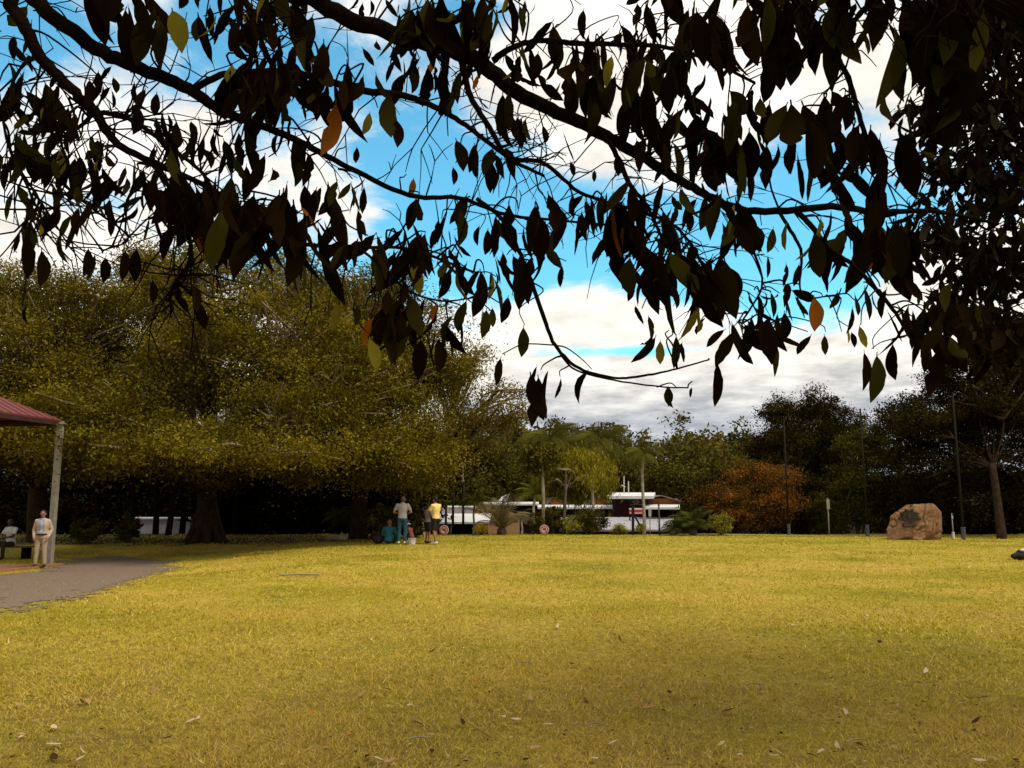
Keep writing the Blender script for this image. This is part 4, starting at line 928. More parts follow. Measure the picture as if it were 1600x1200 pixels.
    for q in 'RL':
        an = D['ank'+q]; mb = MB(); t = D['toe'+q]; cap(mb, an-Vector((0, 0, .035*s)), .048*s, an+t*1.1, .040*s); cap(mb, an-Vector((0, 0, .03*s))-t*.25, .045*s, an+Vector((0, 0, -.03*s)), .05*s)
        remesh(mb, 'shoe', shoes, e, .015*s, 1)
    mb = MB(); mb.ball(H+Vector((0, 0, .045*s))-look*.018*s, (.086*s, .098*s, .088*s), 14, 8); mb.ball(H-look*.045*s, (.076*s, .06*s, .09*s))
    if hair_long: mb.ball(H-look*.06*s-Vector((0, 0, .07*s)), (.07*s, .05*s, .12*s))
    remesh(mb, 'hair', hair, e, .014*s, 1)
    if face:
        for q in (-1, 1): MB().ball(H+look*.091*s+side*q*.032*s+Vector((0, 0, .02*s)), (.011*s, .007*s, .008*s), 8, 5).local('eye', MT['black'], e)
        MB().ball(H+look*.083*s-Vector((0, 0, .062*s)), (.024*s, .012*s, .006*s), 8, 5).local('mouth', cloth('lips', (.22, .07, .05)), e)
    if hat: MB().ball(H+Vector((0, 0, .085*s)), (.092*s, .108*s, .065*s), 14, 8).tube([H+Vector((0, 0, .07*s)), H+Vector((0, 0, .08*s))], .15*s, 16).local('hat', hat, e)
    return e
SK_L = plain('fair_skin', (.42, .22, .13), (.36, .18, .10), 20, .6); SK_T = plain('tan_skin', (.30, .135, .07), (.25, .11, .055), 20, .6); SK_D = plain('dark_skin', (.045, .022, .014), (.035, .017, .011), 20, .5)
HR_D = plain('dark_hair', (.018, .011, .008), None, 40, .7, .5, 60); HR_G = plain('grey_brown_hair', (.13, .09, .065), None, 40, .7, .5, 60); HR_R = plain('reddish_hair', (.26, .09, .035), None, 40, .7, .5, 60)
def gp(px, py): p = G(px, py); return p
# man beside the shelter post: stands at the edge of the slab
g0 = gp(62, 882); d_ = ray(62, 882); g0 = P(62, 880, 24.6); g0.z = gz(g0.x, g0.y)+.03
person('man in cream jacket and khaki trousers, hands in pockets, standing beside the shelter post', g0, R(180+12), 1.66,
       dict(shR=(.17, 0, 1.40), shL=(-.17, 0, 1.40), elR=(.25, -.06, 1.12), elL=(-.25, -.06, 1.12), wrR=(.19, .06, .90), wrL=(-.19, .06, .90), ankR=(.13, 0, .09), ankL=(-.13, 0, .09)), SK_T, HR_D,
       cloth('pale_blue_check', (.42, .42, .50), (.20, .20, .30)), cloth('khaki', (.40, .29, .19)), cloth('black_shoes', (.02, .012, .01)), 'long', 'long', jacket=cloth('cream_jacket', (.50, .36, .24)), belt=MT['black'], face=True)
# seated person in the shade behind
g0 = P(17, 845, 28.5); g0.z = gz(g0.x, g0.y)
SIT = dict(hip=(0, 0, .53), chest=(0, .02, .92), neck=(0, .04, 1.07), head=(0, .07, 1.21), hipR=(.09, .05, .50), hipL=(-.09, .05, .50), kneeR=(.16, .45, .50), kneeL=(-.16, .45, .50), ankR=(.14, .42, .09), ankL=(-.14, .42, .09), shR=(.19, .02, 1.0), shL=(-.19, .02, 1.0), elR=(.24, .16, .76), elL=(-.24, .16, .76), wrR=(.08, .30, .72), wrL=(-.08, .30, .72))
person('person in a pale shirt sitting in deep shade behind the shelter', g0, R(180-15), 1.72, SIT, SK_D, HR_D, cloth('pale_grey_shirt', (.60, .57, .52)), cloth('dark_trousers', (.03, .02, .018)), cloth('black_shoes', (.02, .012, .01)), face=True)
e = empty('bench', g0+Vector((0, -.02, 0)), R(-15)); tag(e, 'dark timber bench under the person sitting in the shade', 'bench')
for i in range(3): MB().box((0, -.12+i*.13, .40), (1.7, .11, .04)).local('slat', MT['bark_mid'], e)
for sx in (-.7, .7): MB().box((sx, 0, .19), (.07, .36, .38)).local('leg', MT['bark_dark'], e)
# group on the lawn
g0 = gp(628, 850.5)
person('man in a pale grey polo shirt and teal jeans standing with his back turned', g0, R(4), 1.78,
       dict(elR=(.31, .03, 1.15), elL=(-.31, .03, 1.15), wrR=(.19, .22, 1.10), wrL=(-.19, .22, 1.10), ankR=(.10, -.02, .09), ankL=(-.12, -.02, .09), head=(.015, .04, 1.60)), SK_L, HR_G,
       cloth('lilac_grey', (.42, .36, .35), (.33, .28, .28)), cloth('teal_denim', (.028, .085, .11), (.018, .055, .075)), cloth('white_shoes', (.75, .73, .70)), belt=None)
g0 = gp(607, 850)
GR = dict(hip=(0, 0, .14), chest=(0, .05, .52), neck=(0, .08, .66), head=(0, .11, .80), hipR=(.10, .06, .13), hipL=(-.10, .06, .13), kneeR=(.36, .38, .22), kneeL=(-.36, .38, .22), ankR=(.08, .46, .10), ankL=(-.05, .50, .10), toeR=(-.14, .06, -.04), toeL=(.14, .06, -.04), shR=(.20, .06, .59), shL=(-.20, .06, .59), elR=(.30, .05, .34), elL=(-.28, .10, .34), wrR=(.26, .22, .20), wrL=(-.2, .28, .24))
person('person in a teal blue top with reddish hair sitting on the grass', g0, R(-8), 1.68, GR, SK_T, HR_R, cloth('teal_top', (.012, .12, .165), (.008, .085, .12)), cloth('navy_trousers', (.02, .03, .05)), cloth('black_shoes', (.02, .012, .01)), 'long')
g0 = gp(641, 850); g0.y += .45; g0.z = gz(g0.x, g0.y)
CR = dict(hip=(0, 0, .36), chest=(0, .12, .72), neck=(0, .18, .86), head=(0, .24, 1.0), hipR=(.10, .02, .34), hipL=(-.10, .02, .34), kneeR=(.15, .36, .50), kneeL=(-.15, .36, .50), ankR=(.12, .10, .09), ankL=(-.12, .10, .09), shR=(.18, .14, .80), shL=(-.18, .14, .80), elR=(.22, .32, .60), elL=(-.22, .32, .60), wrR=(.12, .46, .50), wrL=(-.12, .46, .50))
person('child in a white hat crouching beside the man in grey', g0, R(60), 1.15, CR, SK_T, HR_D, cloth('rust_top', (.30, .10, .05)), cloth('dark_trousers', (.03, .02, .018)), cloth('white_shoes', (.75, .73, .70)), hat=MT['white'])
g0 = gp(668, 849)
person('boy in a grey shirt and black shorts facing the man in yellow', g0, R(-50), 1.48,
       dict(elR=(.26, .08, 1.14), elL=(-.24, .12, 1.16), wrR=(.10, .26, 1.20), wrL=(-.06, .28, 1.22)), SK_T, HR_D, cloth('mid_grey', (.26, .22, .22)), cloth('black_cloth', (.015, .010, .010)), cloth('black_shoes', (.02, .012, .01)), 'short', 'short')
g0 = gp(680.5, 850.8)
person('man in a yellow shirt and black shorts looking down at his hands', g0, R(52), 1.76,
       dict(elR=(.26, .10, 1.14), elL=(-.25, .12, 1.16), wrR=(.07, .30, 1.25), wrL=(-.05, .32, 1.26), head=(0, .05, 1.595), look=(0, 1, -.35), ankR=(.10, .12, .09), ankL=(-.10, -.10, .09), kneeR=(.10, .08, .5), kneeL=(-.10, 0, .5)), SK_T, HR_D, cloth('yellow_shirt', (.82, .60, .22), (.72, .50, .16)), cloth('black_cloth', (.015, .010, .010)), cloth('white_shoes', (.75, .73, .70)), 'short', 'short')
# white tub on the grass
g0 = gp(643.5, 850.6); e = empty('bucket', g0); tag(e, 'white tub with a lid standing on the grass between man and boy', 'tub')
MB().tube([g0, g0+Vector((0, 0, .20))], [.125, .15], 18).build('tub', MT['white'], e); MB().tube([g0+Vector((0, 0, .202)), g0+Vector((0, 0, .235))], .162, 18).build('lid', MT['off_white'], e)
MB().tube([g0+Vector((.155*math.cos(a), -.155*math.sin(a)*.3-.15, .19-.09*math.sin(a))) for a in [i*math.pi/8 for i in range(9)]], .006, 5).build('handle', MT['galv'], e)
g0 = gp(589, 850); g0.y += .2; e = empty('bag', g0); tag(e, 'dark bag lying beside the person in teal', 'bag')
mb = MB(); mb.ball(g0+Vector((0, 0, .16)), (.22, .16, .17), 14, 9); mb.ball(g0+Vector((.05, 0, .28)), (.13, .11, .09)); mb.build('body', cloth('black_bag', (.02, .014, .013)), e, True); MB().tube([g0+Vector((-.12, -.1, .3)), g0+Vector((-.02, -.14, .42)), g0+Vector((.12, -.1, .32))], .015, 5).build('strap', MT['black'], e)
# dark bag at the right edge
g0 = gp(1596, 875.5); e = empty('backpack', g0); tag(e, 'black backpack with a pale flap lying on the grass at the right edge', 'bag')
mb = MB(); mb.ball(g0+Vector((.06, .1, .10)), (.28, .17, .11), 14, 8); mb.ball(g0+Vector((.14, .1, .19)), (.20, .15, .11), 14, 8); bo = remesh(mb, 'body', cloth('black_bag', (.02, .014, .013)), e, .02, 3); bo.location = -g0
fl = MB(); fl.ball(g0+Vector((.12, .03, .262)), (.12, .10, .045), 12, 6).build('flap', MT['white'], e, True); MB().tube([g0+Vector((-.2, -.02, .08)), g0+Vector((-.1, -.12, .16)), g0+Vector((.1, -.1, .2))], .018, 5).build('strap', MT['black'], e)
# ------------------------------------------------------------------ near leafy boughs
def leaf_arrays(wd, fold, curl, twist, wave, seed, notch=0):
    """hanging leaf of length 1 along -Z, blade in X, normal Y: pointed ellipse, folded along the midrib"""
    r = random.Random(seed); bend = r.uniform(-.13, .13); PF = [.04, .40, .70, .89, .98, 1.0, .97, .87, .68, .36, .03]; n = len(PF)-1; V = []; F = []
    for i in range(n+1):
        t = i/n; tt = .07+.93*t
        w_ = wd*.5*PF[i]
        y = curl*t*t; z = -tt*(1-.12*abs(curl)*t); a = twist*t; ca, sa = math.cos(a), math.sin(a)
        wl, wr_ = w_*(1+r.uniform(-wave, wave)*.45), w_*(1+r.uniform(-wave, wave)*.45)
        if notch and i == notch: wr_ *= .55
        for (x_, y_) in ((-wl, fold*wl+r.uniform(-.01, .01)), (0, 0), (wr_, fold*wr_+r.uniform(-.01, .01))):
            V.append((x_*ca-y_*sa+bend*math.sin(math.pi*t*.9), y+x_*sa+y_*ca, z))
    for i in range(n):
        b = 3*i; F += [(b, b+1, b+4, b+3), (b+1, b+2, b+5, b+4)]
    b = len(V); s_ = .012; V += [(-s_, 0, 0.0), (s_, 0, 0), (s_, 0, -.10), (-s_, 0, -.10)]; F.append((b, b+1, b+2, b+3))   # stalk
    return np.array(V), np.array(F)
LV = [leaf_arrays(.31, .25, .12, .2, .10, 1), leaf_arrays(.29, .4, -.25, -.4, .12, 2), leaf_arrays(.30, .5, .35, .5, .10, 3, 4), leaf_arrays(.34, .15, .05, -.2, .12, 4), leaf_arrays(.27, .6, -.1, .3, .08, 5),
      leaf_arrays(.31, .3, .5, .9, .14, 6, 5), leaf_arrays(.35, .2, -.15, .1, .10, 7), leaf_arrays(.25, .7, .2, -.7, .1, 8), leaf_arrays(.30, .35, -.45, -.8, .12, 9, 3), leaf_arrays(.32, .28, .2, .35, .16, 10),
      leaf_arrays(.28, .45, .65, .2, .1, 11), leaf_arrays(.33, .25, -.6, .5, .14, 12, 6)]
def leaf_frame(axis, roll):
    z = -axis.normalized(); x = z.cross(Vector((0, 1, 0)))
    if x.length < 1e-3: x = Vector((1, 0, 0))
    x.normalize(); y = z.cross(x); c, s_ = math.cos(roll), math.sin(roll)
    return Matrix(((x*c+y*s_), (y*c-x*s_), z)).transposed()
class Bough:
    """one leafy near tree: boughs with twigs; the largest leaves are objects, the rest one mass"""
    def __init__(s, e, bark, mats, mass_mat):
        s.e = e; s.bark = bark; s.mats = mats; s.mass = mass_mat; s.br = []; s.leaves = []
    def branch(s, ctrl, step=7):
        """ctrl: (point, radius)"""
        pts = spline([c[0] for c in ctrl], step); n = len(ctrl)-1; rad = []
        for i in range(len(pts)):
            f = i/step; k = min(int(f), n-1); q = f-k; rad.append(ctrl[k][1]*(1-q)+ctrl[k+1][1]*q)
        jit = [Vector((random.gauss(0, 1), random.gauss(0, 1), random.gauss(0, 1)))*min(.004, rad[i]*.12) for i in range(len(pts))]
        pts = [p+j if 0 < i < len(pts)-1 else p for i, (p, j) in enumerate(zip(pts, jit))]
        mb = MB(); mb.tube(pts, rad, 9); s.br.append([pts, mb]); return len(s.br)-1
    def nearest(s, p, only=None, hi=True):
        best = (1e9, 0, 0)
        for bi, (pts, mb) in enumerate(s.br):
            if only is not None and bi not in only: continue
            for i in range(2, len(pts)):
                q = pts[i]; d = (q-p).length+(max(0, p.z-q.z)*.8 if hi else 0)
                if d < best[0]: best = (d, bi, i)
        return best
    def twig(s, p, r0=.004, r1=.0018, only=None):
        d, bi, i = s.nearest(p, only); pts, mb = s.br[bi]; a = pts[i if d < .12 else max(1, i-random.randrange(0, 4))]
        m1 = a.lerp(p, .35)+Vector((random.gauss(0, .12), random.gauss(0, .1), .16+random.gauss(0, .10)))*d*.6; m2 = a.lerp(p, .75)+Vector((random.gauss(0, .05), random.gauss(0, .05), .07))*d
        path = spline([a, m1, m2, p], 4); mb.tube(path, [r0+(r1-r0)*j/(len(path)-1) for j in range(len(path))], 5); return bi, path
    def bare_twig(s, bi, i, L, dirv):
        pts, mb = s.br[bi]; a = pts[i]; d = dirv.normalized(); p = a; path = [a]
        for k in range(4):
            d = (d+Vector((random.gauss(0, .28), random.gauss(0, .2), random.gauss(0, .25)-.04))).normalized(); p = p+d*L/4; path.append(p)
        mb.tube(path, [.0026, .0022, .0018, .0014, .0010], 4)
        if random.random() < .7:
            q = path[2]; d2 = (d+Vector((random.gauss(0, .7), random.gauss(0, .4), random.gauss(0, .7)))).normalized(); mb.tube([q, q+d2*L*.2, q+d2*L*.35+Vector((0, 0, -.01))], [.0020, .0016, .001], 4)
    def leaf(s, bi, base, axis, L, kind='leaf_dark', roll=None, size=0, var=None):
        s.leaves.append((size, bi, base, axis, L, kind, random.uniform(0, 6.28) if roll is None else roll, (random.randrange(len(LV)) if roll is None else random.choice((0, 1, 3, 6, 9))) if var is None else var))
    def finish(s, nmax, name='leaf', mass_name='leaf_mass'):
        bob = []
        for pts, mb in s.br: bob.append(mb.build('branch', s.bark, s.e, True))
        inv = Matrix.Translation(s.e.location).inverted(); lv = sorted(s.leaves, key=lambda t: -t[0]); me = {}
        for (size, bi, base, axis, L, kind, roll, var) in lv[:nmax]:
            if (kind, var) not in me: me[(kind, var)] = mesh_np(name, LV[var][0], LV[var][1], s.mats[kind], smooth=True)
            o = link(name, me[(kind, var)], bob[bi]); m = leaf_frame(axis, roll).to_4x4(); m = Matrix.Translation(inv @ base) @ m @ Matrix.Scale(L, 4); o.matrix_local = m
        Vs, Fs, Ts = [], [], []; b = 0
        byk = {}
        for t in lv[nmax:]: byk.setdefault(t[5] if t[5] in ('leaf_yellow', 'leaf_green', 'leaf_orange') else 'mass', []).append(t)
        for kk, lst in byk.items():
            Vs, Fs, Ts = [], [], []; b = 0
            for (size, bi, base, axis, L, kind, roll, var) in lst:
                V, F = LV[var]; m = np.array(leaf_frame(axis, roll)); Vs.append((V*L) @ m.T+np.array(inv @ base)); Fs.append(F+b); Ts += [random.random()]*len(F); b += len(V)
            o = link(mass_name, mesh_np(mass_name, np.concatenate(Vs), np.concatenate(Fs), s.mass if kk == 'mass' else s.mats[kk], Ts, True), s.e); tag(o, kind='stuff')

random.seed(21)
base = Vector((-3.3, 1.0, gz(-3.3, 1.0)))
E1 = empty('overhanging_tree', base); tag(E1, 'dark leafy boughs of the near tree hanging across the top of the picture', 'tree')
MB().tube(spline([base-Vector((0, 0, .2)), base+Vector((.05, 0, 1.2)), base+Vector((.15, .1, 2.4)), base+Vector((.3, .2, 3.4)), base+Vector((.2, .1, 4.6))], 5), [.24-.006*i for i in range(21)], 14).build('trunk', MT['bark_dark'], E1, True)
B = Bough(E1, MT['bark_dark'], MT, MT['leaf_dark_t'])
def br(lst, pre=None):
    c = [(Vector(p), r) for p, r in (pre or [])]
    for (px, py, Y, wpx) in lst: c.append((P(px, py, Y), max(.0022, wpx*.5*Y/FPX)))
    return B.branch(c)
T0 = base+Vector((.15, .1, 2.2)); T1 = base+Vector((.28, .18, 3.2)); T2 = base+Vector((.3, .2, 3.6))
br([(-50, -70, 1.9, 26), (20, 10, 1.9, 22), (60, 85, 1.9, 20), (112, 140, 1.92, 18), (150, 175, 1.95, 15), (178, 220, 1.97, 13), (235, 252, 2.0, 11), (310, 285, 2.05, 9), (400, 340, 2.1, 8), (470, 380, 2.15, 7), (560, 386, 2.2, 6), (640, 390, 2.25, 5), (740, 425, 2.3, 4)], [(T0, .10), (T0+Vector((.8, .5, .45)), .055)])
br([(-20, -75, 2.2, 30), (60, 5, 2.2, 26), (150, 75, 2.2, 24), (220, 108, 2.2, 22), (295, 138, 2.22, 20), (350, 175, 2.25, 16), (405, 195, 2.28, 13), (470, 222, 2.3, 11), (545, 262, 2.3, 9), (640, 305, 2.35, 8), (720, 310, 2.4, 7), (790, 335, 2.4, 6), (880, 345, 2.45, 4), (960, 352, 2.5, 4)], [(T1, .11), (T1+Vector((.8, .6, .25)), .065)])
br([(390, -60, 2.4, 32), (480, -8, 2.4, 30), (560, 35, 2.4, 28), (640, 60, 2.4, 27), (740, 92, 2.42, 27), (800, 140, 2.42, 25), (870, 175, 2.45, 22), (930, 203, 2.45, 21), (990, 238, 2.48, 18), (1060, 280, 2.5, 15), (1115, 310, 2.5, 13), (1180, 330, 2.5, 12), (1300, 323, 2.5, 11), (1370, 332, 2.5, 10), (1460, 330, 2.55, 7), (1560, 350, 2.6, 5)], [(T2, .12), (T2+Vector((.9, .7, .55)), .075)])
br([(300, 140, 2.22, 12), (345, 118, 2.22, 11), (400, 112, 2.22, 11), (480, 118, 2.24, 11), (560, 140, 2.25, 12), (640, 152, 2.28, 11), (700, 178, 2.3, 9), (740, 205, 2.32, 8), (800, 250, 2.35, 7), (850, 275, 2.4, 5)])
br([(720, 92, 2.42, 12), (735, 150, 2.4, 10), (765, 200, 2.4, 9), (795, 245, 2.4, 8), (850, 255, 2.4, 7), (905, 300, 2.42, 6), (980, 325, 2.45, 6), (1050, 350, 2.45, 5), (1090, 395, 2.45, 4)])
br([(770, 95, 2.42, 12), (800, 75, 2.4, 10), (840, 64, 2.4, 9), (900, 68, 2.38, 9), (970, 70, 2.36, 8), (1040, 74, 2.35, 7), (1110, 95, 2.35, 6), (1180, 130, 2.35, 5)])
br([(745, 310, 2.4, 7), (790, 350, 2.4, 7), (822, 420, 2.4, 7), (848, 490, 2.4, 7), (868, 540, 2.4, 6), (905, 575, 2.4, 5), (960, 590, 2.4, 4), (1000, 588, 2.4, 4), (1050, 578, 2.4, 3), (1108, 562, 2.4, 2.5)])
br([(868, 540, 2.4, 4), (895, 575, 2.4, 3.2), (950, 592, 2.38, 3), (1030, 604, 2.38, 2.5), (1075, 606, 2.38, 2)])
br([(1240, 326, 2.5, 10), (1265, 350, 2.5, 9), (1295, 388, 2.48, 8), (1330, 412, 2.48, 7), (1365, 448, 2.46, 7), (1400, 490, 2.45, 6), (1422, 528, 2.45, 4)])
br([(930, 200, 2.45, 10), (960, 235, 2.4, 9), (985, 290, 2.38, 8), (1010, 320, 2.36, 6), (1040, 380, 2.36, 5), (1080, 410, 2.36, 4), (1130, 430, 2.36, 3)])
br([(560, -140, 2.0, 20), (800, -170, 1.95, 19), (1000, -120, 1.9, 17), (1180, -50, 1.9, 15), (1260, 20, 1.9, 12), (1320, 110, 1.92, 9), (1345, 190, 1.95, 8), (1370, 260, 2.0, 7), (1385, 330, 2.0, 5)], [(T2+Vector((.9, .7, .55)), .06)])
br([(1180, -50, 1.9, 12), (1300, -40, 1.75, 11), (1400, -30, 1.6, 10), (1480, -20, 1.5, 9), (1530, 30, 1.5, 7)])
br([(230, -100, 2.0, 18), (330, -50, 2.0, 14), (385, 5, 2.0, 12), (395, 60, 2.0, 10), (385, 130, 2.05, 6)], [(T1+Vector((.8, .6, .45)), .05)])
br([(150, 175, 1.95, 9), (200, 185, 1.95, 8), (260, 225, 1.98, 7), (320, 275, 2.0, 6), (345, 330, 2.0, 5)])
br([(235, 252, 2.0, 8), (270, 300, 2.0, 7), (292, 350, 2.0, 7), (298, 405, 2.0, 7), (275, 440, 2.0, 6), (262, 470, 2.0, 3)])
br([(60, 85, 1.9, 6), (30, 110, 1.85, 5), (5, 180, 1.85, 4), (25, 260, 1.85, 4), (60, 310, 1.85, 3), (40, 350, 1.85, 2.5)])
br([(150, 175, 1.95, 7), (115, 205, 1.95, 6), (90, 220, 1.95, 5), (75, 260, 1.95, 4), (130, 315, 1.95, 4), (200, 370, 1.95, 3), (160, 392, 1.95, 3)])
br([(1115, 310, 2.5, 7), (1150, 345, 2.5, 5), (1180, 400, 2.5, 4), (1190, 450, 2.5, 3.4), (1160, 510, 2.5, 3), (1230, 498, 2.5, 2.5)])
br([(1215, 328, 2.5, 6), (1235, 360, 2.5, 6), (1252, 395, 2.5, 5), (1250, 450, 2.5, 3), (1265, 465, 2.5, 3), (1310, 460, 2.5, 2)])
br([(560, 386, 2.2, 5), (600, 420, 2.2, 4), (640, 455, 2.2, 4), (690, 470, 2.2, 3), (740, 465, 2.2, 2)])
# leaf clusters: anchor, count, length as seen, kind (d dark, g green, y yellow, o orange), spread
CLU = """45,125,5,80 60,170,5,75 30,210,4,60 145,122,1,68 205,132,1,58 232,138,1,55 170,115,2,40 2,50,1,45 190,-10,3,95 225,-5,4,100 245,20,3,80 235,60,2,40 318,25,1,82 290,0,3,50 352,32,3,52 372,20,3,60 255,178,4,60
340,210,6,62 300,215,4,55 370,225,4,55 270,220,1,30 385,120,2,45 90,230,2,40,y 100,245,1,45,g 145,250,2,25,y 150,235,2,42 70,265,4,62 20,255,3,58 170,268,4,60 210,275,4,58 120,270,3,55 255,290,4,55
395,-10,4,95 420,0,4,90 450,-5,4,85 470,30,3,70 440,75,4,62 460,92,6,92 500,95,6,88 530,112,6,92 555,125,3,85 440,118,5,90 410,112,5,82 405,170,4,70 430,200,4,62 420,245,4,62 470,235,1,42 540,228,1,38 590,168,1,52,y 612,180,1,88
570,-5,3,30 600,-5,2,28 655,15,4,85 672,5,4,105 695,5,5,110 715,0,4,100 740,0,5,105 765,5,3,90 630,70,3,42 655,90,4,62 620,85,3,45 690,105,5,70 705,120,2,65,g 750,122,1,40,o 700,212,1,80 712,255,1,45 742,242,1,52 635,272,1,28,o 790,250,2,72
815,0,3,42 800,-10,3,40 908,8,1,55 875,38,2,90 895,45,2,80 958,42,2,115 940,60,2,90 1000,-10,5,68 1025,-5,2,55 1040,-5,1,38 825,74,1,46 848,80,1,52 803,92,2,50 960,84,1,56,y 1010,68,4,60 1050,42,5,65 1080,50,3,70 1110,-5,5,135 1125,20,4,120 1095,55,4,90 1175,25,4,105 1190,0,4,90 1145,72,1,52
880,110,5,80 910,112,5,80 935,130,6,80 1000,138,6,92 1025,118,5,92 1060,165,6,85 1040,190,4,80 975,132,1,42,g 810,185,3,58 840,198,1,52 870,203,1,58 885,243,1,38 925,268,1,32 1008,222,1,76 1030,222,1,78 960,232,1,42 1075,200,6,100 1100,205,5,95 1140,178,6,74 1165,170,4,70 1150,212,6,82 1120,240,4,80
1210,-8,6,68 1245,35,2,55 1270,25,4,85 1290,20,4,92 1310,12,4,98 1330,20,3,85 1345,-5,3,60 1358,48,1,58,y 1422,12,1,46,y 1395,18,1,132 1400,-10,4,65 1210,98,1,72 1312,142,1,66 1258,182,3,112 1280,185,3,110 1240,215,3,80 1330,208,5,92 1215,230,4,75 1370,218,4,105 1345,260,4,90 1480,-5,6,160 1500,-10,5,150 1460,10,3,120 1510,80,5,120 1475,60,4,110
10,308,2,46,g 40,312,1,40 97,298,1,44,g 120,322,3,62 138,335,1,54 165,308,2,48 185,298,2,48 203,298,2,36 62,330,1,45 30,355,1,48 42,372,1,72 60,386,1,64 66,348,1,20,y 132,392,1,48 155,388,1,46 160,396,1,58 182,388,1,54 200,388,1,52 262,430,1,44 245,322,4,44 270,312,3,52
310,300,6,92 335,305,6,98 360,310,5,100 385,310,5,95 300,355,2,60 275,452,2,52 290,458,2,54 35,478,1,44 265,465,2,50
415,310,6,105 435,320,6,120 455,330,6,125 475,335,4,120 410,398,1,48 480,298,3,62 512,292,3,58 565,298,1,52 545,328,2,54 500,330,2,42,o 530,342,3,48 575,368,3,64 600,378,4,84 620,380,4,94 640,384,3,74 560,380,3,60 665,362,3,55 650,308,2,62 690,342,2,58 715,322,1,92 735,308,2,52 750,358,1,42 770,362,1,42 780,345,2,75 792,398,2,74
690,428,2,62 705,398,3,50 722,402,3,50 740,428,3,54 757,428,3,60 775,432,2,40 570,483,1,48 590,478,3,62 612,468,3,85 625,470,3,100 610,448,3,60 650,478,1,44 655,528,1,66 672,525,1,56 700,508,3,62 715,510,2,60 580,490,1,56,o 575,528,1,54,y 530,478,1,54,y 730,468,1,50,g 750,478,1,58,g 770,488,1,42,y 780,473,1,48,g 785,553,1,48 690,480,1,32,o
875,313,1,52 895,312,2,50 863,362,2,58 870,398,2,62 885,408,1,44 905,338,2,64 930,328,3,64 950,318,3,60 965,342,1,84,o 975,328,5,105 1000,318,5,98 1020,345,4,75 985,300,4,85 810,328,4,82 830,366,2,74 822,400,3,72 1000,398,3,74 1015,410,4,78 975,436,2,48 992,438,1,28 1060,398,4,84 1085,408,5,95 1105,412,4,92 1125,405,3,85 1045,400,3,70
1003,482,3,50,d,w 1045,516,3,52,d,w 1050,518,1,42,y 1075,488,2,50,y 1095,503,1,28,y 820,508,1,44,g 800,462,1,54 845,578,3,78 875,588,1,44 925,577,1,56 1040,606,1,36 1056,604,1,42 1082,596,1,16 1108,562,1,82 1105,308,2,64 1135,325,4,80 1155,330,3,70 1190,352,1,44,g 1175,392,1,38 1195,398,1,44 1145,512,4,64,d,w 1170,512,4,64,d,w 1180,453,2,64 1196,452,1,48
1205,458,3,44,d,w 1218,458,1,52 1228,498,3,66 1210,500,3,70 1225,448,1,44,d,w 1310,342,5,95 1325,350,3,95 1300,400,3,62 1315,450,2,60 1285,462,1,58,o 1255,402,2,40 1262,518,1,40,d,w 1290,518,1,40,g 1315,518,1,30,y 1330,513,1,34 1345,508,1,34,y 1350,442,1,60 1340,472,1,46 1360,388,1,48,o 1385,335,4,120 1400,340,3,110 1375,448,3,50 1365,545,1,84,g 1362,545,1,60 1392,533,1,66 1400,388,2,60
1430,498,3,62 1450,478,4,74 1460,538,1,44 1480,508,4,72 1500,528,3,64 1520,508,3,60 1470,468,4,62"""
KD = dict(d='leaf_dark', g='leaf_green', y='leaf_yellow', o='leaf_orange')
def place(px, py, n, Lp, kind='d', wide=False, dj=.22):
    d, bi, i = 1e9, 0, 0
    # distance follows the bough it grows from
    for k_, (pts, mb) in enumerate(B.br):
        for j, q in enumerate(pts):
            if q.y < .3: continue
            v = q-CAM; f = v.y*CP+v.z*SP; sx = 800+FPX*v.x/f; sy = 600-FPX*(v.z*CP-v.y*SP)/f
            dd = math.hypot(sx-px, (sy-py)*1.2)
            if dd < d: d, bi, i = dd, k_, j
    Y = B.br[bi][0][i].y+max(-.35, min(.4, random.gauss(0, dj))); Y = max(1.8, Y)
    c = P(px, py, Y); bi2, path = B.twig(c, .0036 if n > 2 else .0026, .0015, {bi} if d < 160 else None)
    n = n+(2 if n > 2 else 0); Lp *= 1.02
    for q in range(n):
        t = random.uniform(.72, 1) if n > 1 else 1; bp = path[min(len(path)-1, int(t*(len(path)-1)+.5))]+Vector((random.gauss(0, 1), random.gauss(0, 1), random.gauss(0, .5)))*(.010+.0055*min(n, 7))
        sp = .75 if wide else (.27 if n > 1 else .15)
        ax = Vector((random.gauss(0, sp), random.gauss(0, sp), -1 if not wide else -.8)); L = Lp*Y/FPX*random.uniform(.68, 1.18)
        kk = kind
        if kind == 'd' and n > 2:
            r_ = random.random(); kk = 'g' if r_ < .08 else ('y' if r_ < .092 else ('o' if r_ < .098 else 'd'))
        inframe = -20 < px < 1620 and py > -30
        B.leaf(bi2, bp, ax, L, KD[kk], None if n > 1 else random.gauss(0, .5), Lp*random.uniform(.8, 1.2) if inframe else 0)
for tok in CLU.split():
    a = tok.split(','); place(float(a[0]), float(a[1]), int(a[2]), float(a[3]), a[4] if len(a) > 4 else 'd', len(a) > 5)
